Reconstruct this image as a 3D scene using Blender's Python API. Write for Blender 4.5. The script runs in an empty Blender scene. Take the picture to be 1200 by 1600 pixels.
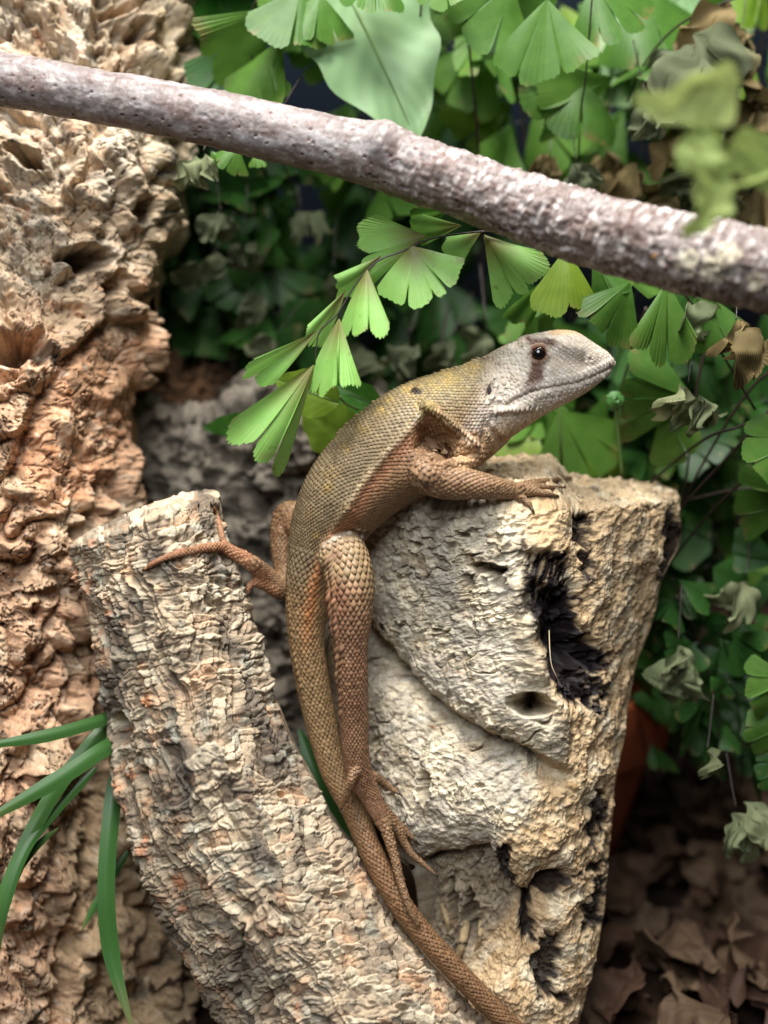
import bpy, math, random
import numpy as np
from mathutils import Vector, Matrix
from mathutils.bvhtree import BVHTree

# ---------------------------------------------------------------- camera, world, lamps, exposure
F = 800.0 / math.tan(math.radians(22.5))      # focal length in photograph pixels
D0 = 0.26                                     # distance of the lizard's plane (m)
PX = D0 / F                                   # metres per photograph pixel in that plane
TILT = math.radians(15.0)
ST, CT = math.sin(TILT), math.cos(TILT)
CAM_Z = 0.1906
scene = bpy.context.scene
col = scene.collection
cd = bpy.data.cameras.new('camera')
cam = bpy.data.objects.new('camera', cd); col.objects.link(cam)
cam.location = (0, 0, CAM_Z); cam.rotation_euler = (math.pi / 2 - TILT, 0, 0)
cd.sensor_fit = 'VERTICAL'; cd.sensor_height = 36.0; cd.sensor_width = 27.0
cd.lens = 18.0 / math.tan(math.radians(22.5))
cd.clip_start = 0.01; cd.clip_end = 20.0
cd.dof.use_dof = True; cd.dof.focus_distance = D0 - 0.003; cd.dof.aperture_fstop = 6.6
scene.camera = cam

w = bpy.data.worlds.new('World'); scene.world = w; w.use_nodes = True
bg = w.node_tree.nodes['Background']
bg.inputs[0].default_value = (0.80, 0.90, 1.0, 1); bg.inputs[1].default_value = 0.045

def area(name, loc, target, size, power, colr):
    l = bpy.data.lights.new(name, 'AREA'); l.shape = 'DISK'; l.size = size; l.energy = power; l.color = colr
    o = bpy.data.objects.new(name, l); col.objects.link(o); o.location = loc
    d = Vector(target) - Vector(loc); o.rotation_euler = d.to_track_quat('-Z', 'Y').to_euler()
    return o
# lamp hung over the front of the enclosure, soft window light from behind the camera, lamp over the plants at the back
area('lamp_overhead', (-0.02, 0.16, 0.60), (0.0, 0.25, 0.16), 0.20, 5.9, (1.0, 0.97, 0.93))
area('lamp_window', (-0.07, -0.12, 0.52), (0.01, 0.25, 0.13), 0.32, 2.8, (0.93, 0.97, 1.0))
area('lamp_plants', (0.13, 0.37, 0.52), (0.10, 0.36, 0.20), 0.12, 0.8, (0.96, 1.0, 0.97))

scene.render.engine = 'CYCLES'
scene.cycles.use_denoising = True
scene.cycles.max_bounces = 7
scene.view_settings.view_transform = 'Standard'
scene.view_settings.look = 'None'
scene.view_settings.exposure = 0.0
scene.view_settings.gamma = 1.0
scene.view_settings.use_curve_mapping = False

# ---------------------------------------------------------------- coordinates
def cam_pt(px, py, off=0.0):
    """photo pixel + offset (mm, away from the lens) -> camera coordinates (right, up, forward)"""
    z = D0 + np.asarray(off, float) * 0.001
    return np.stack(np.broadcast_arrays((np.asarray(px, float) - 600) / F * z, (800 - np.asarray(py, float)) / F * z, z), -1)
def to_world(c):
    c = np.asarray(c, float)
    return np.stack([c[..., 0], c[..., 1] * ST + c[..., 2] * CT, CAM_Z + c[..., 1] * CT - c[..., 2] * ST], -1)
def to_cam(wp):
    wp = np.asarray(wp, float); y = wp[..., 1]; z = wp[..., 2] - CAM_Z
    return np.stack([wp[..., 0], y * ST + z * CT, y * CT - z * ST], -1)
def W(px, py, off=0.0): return to_world(cam_pt(px, py, off))
def proj(c):
    return 600 + c[..., 0] / c[..., 2] * F, 800 - c[..., 1] / c[..., 2] * F

# ---------------------------------------------------------------- numeric noise
def _h(ix, iy, iz, seed):
    h = (ix.astype(np.int64) * 374761393 + iy.astype(np.int64) * 668265263 + iz.astype(np.int64) * 1274126177 + seed * 974711) & 0xffffffff
    h = ((h ^ (h >> 13)) * 1274126177) & 0xffffffff
    h = ((h ^ (h >> 16)) * 2246822519) & 0xffffffff
    return (h ^ (h >> 15)) & 0xffffffff
def noise3(p, seed=0):
    i = np.floor(p).astype(np.int64); f = p - i
    u = f * f * f * (f * (f * 6 - 15) + 10)
    out = 0.0
    for dx in (0, 1):
        wx = u[..., 0] if dx else 1 - u[..., 0]
        for dy in (0, 1):
            wy = u[..., 1] if dy else 1 - u[..., 1]
            for dz in (0, 1):
                wz = u[..., 2] if dz else 1 - u[..., 2]
                h = _h(i[..., 0] + dx, i[..., 1] + dy, i[..., 2] + dz, seed)
                g = ((h & 1023) / 511.5 - 1) * (f[..., 0] - dx) + (((h >> 10) & 1023) / 511.5 - 1) * (f[..., 1] - dy) + (((h >> 20) & 1023) / 511.5 - 1) * (f[..., 2] - dz)
                out = out + g * wx * wy * wz
    return out * 1.25
def fbm(p, octv=4, seed=0, gain=0.5, ridged=False):
    a, s, tot = 1.0, 0.0, 0.0
    for k in range(octv):
        n = noise3(p * (2.03 ** k), seed + k * 17)
        s = s + a * ((1 - 2 * np.abs(n)) if ridged else n); tot += a; a *= gain
    return s / tot
def worley2(x, y, seed=0):
    """2-D cells: F1, F2 and a random number per cell"""
    ix, iy = np.floor(x).astype(np.int64), np.floor(y).astype(np.int64)
    z = np.zeros_like(ix)
    f1 = np.full(x.shape, 9.0); f2 = f1.copy(); rid = np.zeros(x.shape)
    for dx in (-1, 0, 1):
        for dy in (-1, 0, 1):
            h = _h(ix + dx, iy + dy, z, seed)
            cx = ix + dx + 0.1 + 0.8 * (h & 1023) / 1023.0; cy = iy + dy + 0.1 + 0.8 * ((h >> 10) & 1023) / 1023.0
            d = np.hypot(x - cx, y - cy); r = ((h >> 20) & 1023) / 1023.0
            m = d < f1
            f2 = np.where(m, f1, np.minimum(f2, d)); rid = np.where(m, r, rid); f1 = np.where(m, d, f1)
    return f1, f2, rid
def worley3(p, seed=0):
    i = np.floor(p).astype(np.int64)
    f1 = np.full(p.shape[:-1], 9.0); f2 = f1.copy(); rid = np.zeros(p.shape[:-1])
    for dx in (-1, 0, 1):
        for dy in (-1, 0, 1):
            for dz in (-1, 0, 1):
                h = _h(i[..., 0] + dx, i[..., 1] + dy, i[..., 2] + dz, seed)
                d = np.sqrt((p[..., 0] - i[..., 0] - dx - (h & 255) / 255.0) ** 2 + (p[..., 1] - i[..., 1] - dy - ((h >> 8) & 255) / 255.0) ** 2 + (p[..., 2] - i[..., 2] - dz - ((h >> 16) & 255) / 255.0) ** 2)
                m = d < f1
                f2 = np.where(m, f1, np.minimum(f2, d)); rid = np.where(m, (h >> 24) / 255.0, rid); f1 = np.where(m, d, f1)
    return f1, f2, rid
def sstep(a, b, x):
    t = np.clip((x - a) / (b - a), 0, 1); return t * t * (3 - 2 * t)
def mixc(a, b, m):
    return a + (b - a) * m[..., None]
def lin(r, g, b):
    c = np.array([r, g, b], float) / 255.0
    return np.where(c <= 0.04045, c / 12.92, ((c + 0.055) / 1.055) ** 2.4)
def poly_sd(px, py, poly):
    """signed distance to a polygon, negative inside"""
    d = np.full(px.shape, 1e9); inside = np.zeros(px.shape, bool)
    n = len(poly)
    for k in range(n):
        x0, y0 = poly[k]; x1, y1 = poly[(k + 1) % n]
        ex, ey = x1 - x0, y1 - y0
        t = np.clip(((px - x0) * ex + (py - y0) * ey) / (ex * ex + ey * ey + 1e-9), 0, 1)
        d = np.minimum(d, np.hypot(px - x0 - t * ex, py - y0 - t * ey))
        c = ((y0 > py) != (y1 > py)) & (px < (x1 - x0) * (py - y0) / (y1 - y0 + 1e-12) + x0)
        inside ^= c
    return np.where(inside, -d, d)
def line_d(px, py, pts):
    """distance to an open polyline and the place along it (0..1)"""
    d = np.full(px.shape, 1e9); u = np.zeros(px.shape); n = len(pts) - 1
    for k in range(n):
        x0, y0 = pts[k]; x1, y1 = pts[k + 1]; ex, ey = x1 - x0, y1 - y0
        t = np.clip(((px - x0) * ex + (py - y0) * ey) / (ex * ex + ey * ey + 1e-9), 0, 1)
        dd = np.hypot(px - x0 - t * ex, py - y0 - t * ey); m = dd < d
        d = np.where(m, dd, d); u = np.where(m, (k + t) / n, u)
    return d, u
def rbf(ctrl):
    """thin plate through (px, py, value) control points"""
    c = np.array(ctrl, float); q = c[:, :2] / 300.0; n = len(c)
    def phi(r): return np.where(r > 1e-9, r * r * np.log(r + 1e-12), 0)
    A = np.zeros((n + 3, n + 3)); A[:n, :n] = phi(np.linalg.norm(q[:, None] - q[None], axis=-1)) + np.eye(n) * 0.01
    A[:n, n] = 1; A[:n, n + 1:] = q; A[n, :n] = 1; A[n + 1:, :n] = q.T
    w_ = np.linalg.solve(A, np.r_[c[:, 2], 0, 0, 0])
    def f(px, py):
        x = px / 300.0; y = py / 300.0; o = w_[n] + w_[n + 1] * x + w_[n + 2] * y
        for k in range(n): o = o + w_[k] * phi(np.hypot(x - q[k, 0], y - q[k, 1]))
        return o
    return f
def smooth_path(pts, n):
    """Catmull-Rom through rows of any width, n samples"""
    p = np.array(pts, float); p = np.vstack([2 * p[0] - p[1], p, 2 * p[-1] - p[-2]])
    m = len(p) - 3; t = np.linspace(0, m, n); k = np.minimum(t.astype(int), m - 1); u = (t - k)[:, None]
    a, b, c, d = p[k], p[k + 1], p[k + 2], p[k + 3]
    return 0.5 * (2 * b + (c - a) * u + (2 * a - 5 * b + 4 * c - d) * u ** 2 + (3 * b - a - 3 * c + d) * u ** 3)

# ---------------------------------------------------------------- meshes and tags
def mk_mesh(name, v, f, cols=None, attrs=None, smooth=True):
    v = np.asarray(v, np.float32); f = np.asarray(f, np.int32)
    me = bpy.data.meshes.new(name); n = f.shape[1]
    me.vertices.add(len(v)); me.vertices.foreach_set('co', v.ravel())
    me.loops.add(f.size); me.loops.foreach_set('vertex_index', f.ravel())
    me.polygons.add(len(f)); me.polygons.foreach_set('loop_start', np.arange(0, f.size, n, dtype=np.int32))
    me.update(calc_edges=True)
    if smooth: me.polygons.foreach_set('use_smooth', np.ones(len(f), bool))
    if cols is not None:
        a = me.attributes.new('Col', 'FLOAT_COLOR', 'POINT')
        c = np.ones((len(v), 4), np.float32); c[:, :3] = np.clip(cols, 0, 1); a.data.foreach_set('color', c.ravel())
    for k, val in (attrs or {}).items():
        a = me.attributes.new(k, 'FLOAT', 'POINT'); a.data.foreach_set('value', np.asarray(val, np.float32))
    return me
def obj(name, me, mat=None, parent=None, loc=None):
    o = bpy.data.objects.new(name, me); col.objects.link(o)
    if mat is not None and not me.materials: me.materials.append(mat)
    if parent is not None: o.parent = parent
    if loc is not None: o.location = loc
    return o
def tag(o, label=None, cat=None, group=None, kind=None):
    if label: o['label'] = label
    if cat: o['category'] = cat
    if group: o['group'] = group
    if kind: o['kind'] = kind
    return o
def empty(name, loc, label=None, cat=None, group=None):
    o = bpy.data.objects.new(name, None); o.empty_display_size = 0.005; col.objects.link(o); o.location = loc
    return tag(o, label, cat, group)
def grid_faces(nr, nc, close=False):
    r = np.arange(nr - 1)[:, None]; c = np.arange(nc if close else nc - 1)[None]
    c2 = (c + 1) % nc
    return np.stack([r * nc + c, r * nc + c2, (r + 1) * nc + c2, (r + 1) * nc + c], -1).reshape(-1, 4)

# ---------------------------------------------------------------- materials
def base_mat(name):
    m = bpy.data.materials.new(name); m.use_nodes = True; nt = m.node_tree
    return m, nt, nt.nodes['Principled BSDF']
def wood_mat(name, rough=0.85, fine=1.0, bump=0.5, contrast=0.35):
    """vertex colour x grain noise, fine relief by bump (lengths in mm through object coordinates)"""
    m, nt, b = base_mat(name); N = nt.nodes; L = nt.links
    at = N.new('ShaderNodeAttribute'); at.attribute_name = 'Col'
    tc = N.new('ShaderNodeTexCoord')
    n1 = N.new('ShaderNodeTexNoise'); n1.inputs['Scale'].default_value = 900 * fine; n1.inputs['Detail'].default_value = 6; n1.inputs['Roughness'].default_value = 0.65
    n2 = N.new('ShaderNodeTexNoise'); n2.inputs['Scale'].default_value = 2600 * fine; n2.inputs['Detail'].default_value = 4
    v = N.new('ShaderNodeTexVoronoi'); v.inputs['Scale'].default_value = 1500 * fine
    for n in (n1, n2, v): L.new(tc.outputs['Object'], n.inputs['Vector'])
    mr = N.new('ShaderNodeMapRange'); mr.inputs['From Min'].default_value = 0.3; mr.inputs['From Max'].default_value = 0.7
    mr.inputs['To Min'].default_value = 1 - contrast; mr.inputs['To Max'].default_value = 1 + contrast * 0.8
    L.new(n1.outputs['Fac'], mr.inputs['Value'])
    mx = N.new('ShaderNodeMix'); mx.data_type = 'RGBA'; mx.blend_type = 'MULTIPLY'; mx.inputs['Factor'].default_value = 1
    L.new(at.outputs['Color'], mx.inputs['A']); L.new(mr.outputs['Result'], mx.inputs['B'])
    L.new(mx.outputs['Result'], b.inputs['Base Color'])
    ad = N.new('ShaderNodeMath'); ad.operation = 'MULTIPLY_ADD'; ad.inputs[1].default_value = 0.6
    L.new(n2.outputs['Fac'], ad.inputs[0]); L.new(n1.outputs['Fac'], ad.inputs[2])
    bp = N.new('ShaderNodeBump'); bp.inputs['Strength'].default_value = bump; bp.inputs['Distance'].default_value = 0.0006
    L.new(ad.outputs[0], bp.inputs['Height']); L.new(bp.outputs['Normal'], b.inputs['Normal'])
    b.inputs['Roughness'].default_value = rough; b.inputs['Specular IOR Level'].default_value = 0.25 if rough < 0.6 else 0.10
    return m
# ================================================================ the wood
BVHS = []
def shell(name, Lp, Rp, nv, ns, base, thick, disp, mat, roll=6.0, rim=None, cap=24, back=60, edge=0.35, tpow=0.6):
    """closed, displaced piece of wood: s runs across between two outlines, q up the front, over the top and down the back"""
    t = np.linspace(0, 1, nv)
    Ls = smooth_path(Lp, nv) if len(Lp) > 2 else np.linspace(Lp[0], Lp[1], nv)
    Rs = smooth_path(Rp, nv) if len(Rp) > 2 else np.linspace(Rp[0], Rp[1], nv)
    s0 = np.linspace(-1, 1, ns); s = (1 - edge) * s0 + edge * np.sin(s0 * math.pi / 2)
    k = (s[None] + 1) / 2
    px = Ls[:, :1] * (1 - k) + Rs[:, :1] * k; py = Ls[:, 1:2] * (1 - k) + Rs[:, 1:2] * k
    if rim is not None: py = py + rim(s)[None] * np.exp(-t[:, None] / 0.06)
    S, T = np.broadcast_arrays(s[None], t[:, None])
    off = base(px, py) + roll * (1 - np.sqrt(np.clip(1 - np.abs(S) ** 5, 0, 1)))
    front = cam_pt(px, py, off)
    h = np.array([0, ST, CT])
    th = (thick * np.sqrt(np.clip(1 - S ** 2, 0, 1)) ** tpow)[..., None] * 0.001 * h
    bk = front + th; bk[..., 0] = front[..., 0] * bk[..., 2] / front[..., 2]
    mid = (bk[:, :1, 0] + bk[:, -1:, 0]) / 2; bk[..., 0] += (mid - bk[..., 0]) * 0.10 * np.sqrt(np.clip(1 - S ** 2, 0, 1)); th = bk - front
    bi = np.unique(np.linspace(0, nv - 1, back).astype(int))
    def capgrid(row):
        u = np.linspace(0, 1, cap + 2)[1:-1][:, None, None]
        return front[row][None] + th[row][None] * u
    g = np.concatenate([capgrid(nv - 1)[::-1], front[::-1], capgrid(0), (front + th)[bi]])
    isf = np.concatenate([np.zeros(cap), np.ones(nv), np.full(cap, 0.8), np.full(len(bi), 0.3)])[:, None] * np.ones(ns)
    tt = np.concatenate([np.ones(cap), t[::-1], np.zeros(cap), t[bi]])[:, None] * np.ones(ns)
    du = np.gradient(g, axis=0); dv = np.gradient(g, axis=1)
    n = np.cross(dv, du); n /= np.linalg.norm(n, axis=-1, keepdims=True) + 1e-12
    c0 = front[nv // 2, ns // 2]
    if (n[cap + nv // 2, ns // 2] * c0).sum() > 0: n = -n
    gx, gy = proj(g)
    P3 = g / PX
    d, c = disp(gx, gy, P3, np.broadcast_to(s[None], gx.shape), tt, isf)
    e = sstep(1.0, 0.985, np.abs(np.broadcast_to(s[None], gx.shape)))
    g = g + n * (d * (0.25 + 0.75 * e))[..., None] * 0.001
    v = to_world(g).reshape(-1, 3)
    f = grid_faces(g.shape[0], ns)
    loc = v.mean(0); loc[2] = v[:, 2].min()
    me = mk_mesh(name, v - loc, f, c.reshape(-1, 3))
    # outward normals
    o = obj(name, me, mat, None, loc)
    BVHS.append((name, BVHTree.FromPolygons([tuple(x) for x in v[::1]], [tuple(q) for q in f], epsilon=0)) if False else (name, v, f))
    return o

# ---------------------------------------------------------------- the stump the lizard climbs
st_base = rbf([(612,800,14),(588,900,17),(700,800,3),(800,790,-3),(900,790,0),(1000,800,8),(1062,790,22),(700,900,6),(800,920,-3),(870,950,-4),
    (950,950,3),(1020,950,18),(640,1000,14),(740,1020,3),(850,1080,-4),(930,1080,2),(985,1060,15),(510,1050,22),(580,1100,14),(680,1150,4),
    (800,1200,-4),(900,1200,-2),(970,1180,11),(545,1200,19),(650,1280,5),(760,1300,-4),(860,1310,-4),(955,1300,9),(640,1400,11),(720,1400,6),
    (830,1420,-2),(940,1430,9),(690,1600,12),(800,1550,0),(905,1600,9),(690,1500,10)])
GREY = lin(190,180,162); PALE = lin(222,208,180); TAN = lin(200,172,134); DTAN = lin(158,120,78); CHAR = lin(34,27,28); BRN = lin(120,98,72)
def st_disp(px, py, P, s, t, isf):
    w1 = fbm(P / 60, 3, 5); w2 = fbm(P / 60 + 31, 3, 6); w3 = fbm(P / 18, 3, 9)
    x = px + w1 * 26 + w3 * 8; y = py + w2 * 26 + w3 * 8
    fr = np.where(isf > 0.9, 1.0, 0.0)
    # which surface: weathered grey outside on the left, fresh tan broken face on the right
    bx = np.interp(y, [760,800,850,900,960,1060,1120,1180,1250,1330,1400,1480,1600], [760,800,828,828,846,846,868,872,836,776,800,720,690])
    tan = sstep(-22, 22, x - bx); tan = np.where(isf > 0.9, tan, 0.75)
    low = sstep(1330, 1400, y) * (1 - tan)
    # block overhang, lower lobe overhang
    l1 = np.interp(px, [540,575,590,640,690,760,820,870,900], [900,950,985,1045,1098,1142,1166,1195,1215]) + w3 * 10 + w1 * 8
    f1 = sstep(905, 850, px)
    dd = 5.5 * sstep(-8, 7, l1 - py) * f1
    dd = dd - 1.0 * np.exp(-((py - l1 - 14) / 12) ** 2) * f1
    dd = dd - f1 * np.where(py < l1, 5.0 * np.exp(-np.clip(l1 - py, 0, 400) / 30), 5.0 * np.exp(-np.clip(py - l1, 0, 400) / 34)) * fr
    l2 = np.interp(px, [560,640,700,760,773,800,825,850,900], [1335,1358,1346,1336,1384,1400,1410,1380,1350]) + w3 * 9
    f2 = sstep(900, 840, px)
    dd = dd + 6.0 * (sstep(-8, 8, l2 - py) - 1) * f2 * sstep(1640, 1480, py)
    dd = dd - fr * f2 * 4.0 * np.exp(-np.clip(l2 - py, 0, 400) / 26) * (py < l2 + 10)
    # charred cleft between the two faces
    cl = poly_sd(x, y, [(826,862),(866,862),(896,930),(912,985),(962,1022),(952,1046),(905,1052),(946,1084),(932,1112),(888,1096),(856,1066),(846,1000),(830,950)])
    cl2 = poly_sd(x, y, [(836,915),(872,930),(905,990),(930,1030),(880,1050),(858,1058),(850,1000)])
    dd = dd - fr * (3.0 * sstep(12, -14, cl) + 6.5 * sstep(10, -16, cl2))
    dd = dd + fr * 2.2 * sstep(26, 4, np.abs(px - (np.interp(py, [900,960,1060], [822,836,838])) )) * sstep(880, 910, py) * sstep(1075, 1050, py) * (cl > 0)
    streak = fbm(np.stack([(px + 0.25 * py) / 6, py / 50, P[..., 2] / 20], -1), 3, 85)
    char = sstep(9, -5, cl + w3 * 22 + w1 * 10) * np.clip(sstep(900, 960, y) + sstep(-0.28, 0.02, streak), 0, 1)
    for poly in ([(896,786),(925,800),(938,850),(928,866),(905,836)], [(768,1328),(800,1330),(796,1390),(772,1384)], [(934,1240),(952,1246),(940,1318),(916,1322)], [(846,1372),(902,1364),(876,1404),(836,1418)],
                 [(926,1380),(940,1376),(938,1440),(916,1450)], [(862,1480),(882,1470),(880,1560),(852,1570)], [(1046,800),(1072,830),(1050,905),(1030,900)], [(856,745),(905,748),(890,785),(850,790)],
                 [(800,1400),(850,1400),(842,1490),(806,1480)], [(930,1350),(950,1346),(936,1366),(918,1368)], [(905,868),(930,866),(928,900),(912,906)], [(876,1044),(946,1058),(940,1072),(880,1070)]):
        sd = poly_sd(x, y, poly); char = np.maximum(char, sstep(7, -3, sd + w3 * 16) * 0.95)
        dd = dd - fr * 1.6 * sstep(6, -8, sd)
    char = np.where(isf > 0.9, char, 0.6 * sstep(0.12, 0.3, fbm(P / 22, 3, 77)) * (isf > 0.5))
    # peck hole and small pits, peeling ledges
    for hx, hy, rx, ry, dp in ((828,1097,27,18,18),(778,884,24,8,5),(792,898,12,14,3.5),(742,832,9,4,1.5),(610,980,7,7,3),(662,1232,9,24,4),(672,848,6,9,2),(640,975,6,8,2),(706,985,5,5,1.5),(752,1228,9,5,1.2),(715,1450,12,40,6),(690,1430,10,30,5)):
        wk = 9 if hx == 828 else 16
        r = np.hypot((px - hx + w3 * wk) / rx, (py - hy + w2 * wk) / ry)
        dd = dd - fr * dp * sstep(1.12, 0.72, r) + (0 if hx == 828 else 1) * fr * 0.3 * np.exp(-((r - 1.25) / 0.22) ** 2)
    # weathered ribs on the grey outside
    flow = py + 0.20 * (px - 700) + 55 * np.exp(-((px - 840) / 70) ** 2) * 0.6 + w1 * 46 + w3 * 14
    rib = (flow / 11.5) % 1.0
    ribs = np.where(rib < 0.72, rib / 0.72, (1 - rib) / 0.28)
    up = sstep(-4, 4, l1 - py)
    lob = (py - 0.62 * px + w1 * 40) / 15.0
    lobr = np.abs((lob % 1.0) - 0.5) * 2
    rough_top = sstep(930, 850, py + w1 * 70) * 0.9 + 0.18
    f1_, f2_, rid = worley2((px + w1 * 60 + w3 * 12) / 36, (py + w2 * 60 + w3 * 12) / 22, 3)
    crack = sstep(0.10, 0.0, f2_ - f1_)
    grey = 1 - tan
    fine = fbm(np.stack([px / 30, flow / 3.2, P[..., 2] / 20], -1), 3, 81); fine2 = fbm(np.stack([(px + 0.6 * py) / 30, (py - 0.62 * px + w1 * 40) / 4.2, P[..., 2] / 20], -1), 3, 82)
    ripple = (0.36 * (ribs - 0.5) * (0.4 + sstep(700, 800, px)) * sstep(-0.2, 0.25, w1 + w3 * 0.6) + 0.42 * fine) * up * sstep(830, 930, py) + (0.15 * (lobr - 0.5) + 0.55 * fine2) * (1 - up)
    c1_, c2_, cid = worley2((px + w3 * 10) / 13, (py + w1 * 20) / 8, 83); chips = sstep(0.72, 0.8, cid) * sstep(0.0, 0.2, c2_ - c1_)
    ripple = ripple + 0.45 * chips * sstep(-0.2, 0.2, w2) - 0.35 * sstep(0.12, 0.05, cid) * sstep(0.0, 0.2, c2_ - c1_)
    plates = rough_top * (1.7 * (rid - 0.4) * sstep(0, 0.08, f2_ - f1_) - 0.5 * crack + 0.9 * fbm(P / 16, 3, 84, 0.55, True) - 0.4)
    dd = dd + fr * grey * (ripple * (0.6 + 0.8 * sstep(-0.3, 0.3, w2)) * 0.75 + plates * 0.75)
    dd = dd - fr * grey * 0.9 * sstep(0.045, 0.0, np.abs(fbm(np.stack([px / 26, py / 90, px * 0], -1), 3, 21))) * sstep(-0.1, 0.3, w2)
    # crinkled tan face
    cr = fbm(np.stack([P[..., 0] / 15, P[..., 1] / 15, P[..., 2] / 15], -1) + w3[..., None] * 0.7, 4, 41, 0.55, True)
    wf1, wf2, wr = worley3(np.stack([px / 9.5 + w3 * 1.4, py / 12.5 + w1, P[..., 2] / 12], -1), 8)
    dd = dd + tan * (0.55 * (cr - 0.35) + 0.5 * (wr - 0.5) * sstep(0.0, 0.25, wf2 - wf1) - 0.25)
    rimz = np.exp(-((t - 0.012) / 0.02) ** 2) * (isf > 0.5)
    dd = dd + rimz * 2.2 * fbm(P / 30, 4, 54) + (isf == 0.8) * (1.8 * fbm(P / 26, 4, 55) + 0.8 * fbm(P / 9, 3, 56, 0.5, True))
    dd = dd + tan * 2.6 * fbm(P / 50, 4, 51) + 0.9 * grey * fbm(P / 40, 3, 52) + 0.25 * fbm(P / 7, 3, 53)
    dd = dd + char * fr * 1.3 * (wr - 0.5) * 1.4
    dd = dd + fr * grey * (0.7 * fbm(np.stack([px / 40, flow / 12, P[..., 2] / 26], -1), 4, 91) + 0.2 * fbm(P / 12, 3, 92, 0.5, True) - 0.1)
    ck = np.abs(fbm(np.stack([(px + 0.35 * py) / 60, (py - 0.25 * px) / 120, px * 0 + 2], -1), 3, 93)); ckm = sstep(0.02, 0.005, ck) * sstep(0.0, 0.25, fbm(P / 50, 2, 94))
    dd = dd - fr * grey * 1.8 * ckm
    low_r = low * fr
    dd = dd + low_r * (1.6 * fbm(np.stack([(px + py * 0.5) / 14, py / 60, P[..., 2] / 30], -1), 3, 61, 0.5, True) - 0.8)
    # colour
    cg = mixc(GREY * np.ones(px.shape + (3,)), PALE, sstep(-0.15, 0.35, w2 + 0.25 * w3 + 0.25 * sstep(760, 830, px)))
    cg = mixc(cg, lin(134,124,108), sstep(0.0, 0.3, fbm(P / 24, 4, 71)) * 0.85)
    cg = mixc(cg, lin(150,132,104), sstep(0.0, 0.35, fbm(P / 55 + 3, 4, 78)) * 0.6)
    cg = mixc(cg, lin(104,98,90), sstep(0.12, 0.32, fbm(np.stack([px / 30, (py + 0.2 * px) / 5, P[..., 2] / 30], -1), 3, 79)) * 0.6)
    cg = mixc(cg, lin(214,206,190), sstep(0.15, 0.4, fbm(np.stack([px / 40, py / 12, P[..., 2] / 30], -1), 4, 72)) * 0.7)
    cg = mixc(cg, lin(150,96,62), sstep(0.30, 0.42, fbm(P / 16, 3, 73)) * 0.5)
    ct = mixc(TAN * np.ones(px.shape + (3,)), PALE, sstep(-0.1, 0.45, fbm(P / 38, 4, 74)) * 0.9)
    ct = mixc(ct, DTAN, sstep(0.1, 0.4, fbm(P / 20, 4, 75)) * 0.7)
    ct = mixc(ct, lin(116,82,52), sstep(0.22, 0.4, fbm(P / 9, 3, 76)) * 0.55)
    c = mixc(cg, ct, tan)
    c = mixc(c, BRN, low * 0.55)
    c = mixc(c, CHAR * np.ones(px.shape + (3,)) + 0.02 * (wr[..., None] > 0.72), np.clip(char, 0, 1))
    return dd, c
M_WOOD = wood_mat('weathered_wood', 0.85, 1.0, 0.55, 0.30)
stump = shell('driftwood_stump',
    [(612,800),(592,850),(574,910),(562,955),(520,1000),(508,1050),(515,1120),(545,1200),(590,1290),(636,1370),(645,1450),(660,1530),(690,1620),(700,1665)],
    [(1062,785),(1064,845),(1036,902),(1022,965),(992,1050),(976,1150),(962,1230),(952,1330),(944,1430),(922,1530),(905,1600),(893,1665)],
    740, 400, st_base, 30, st_disp, M_WOOD, 5.0, rim=lambda s: 8 * (1 - s * s) - 16 * np.exp(-((s + 0.75) / 0.2) ** 2), cap=70, back=70)
tag(stump, 'pale broken cork stump with charred cleft that the lizard climbs', 'stump')

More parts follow.
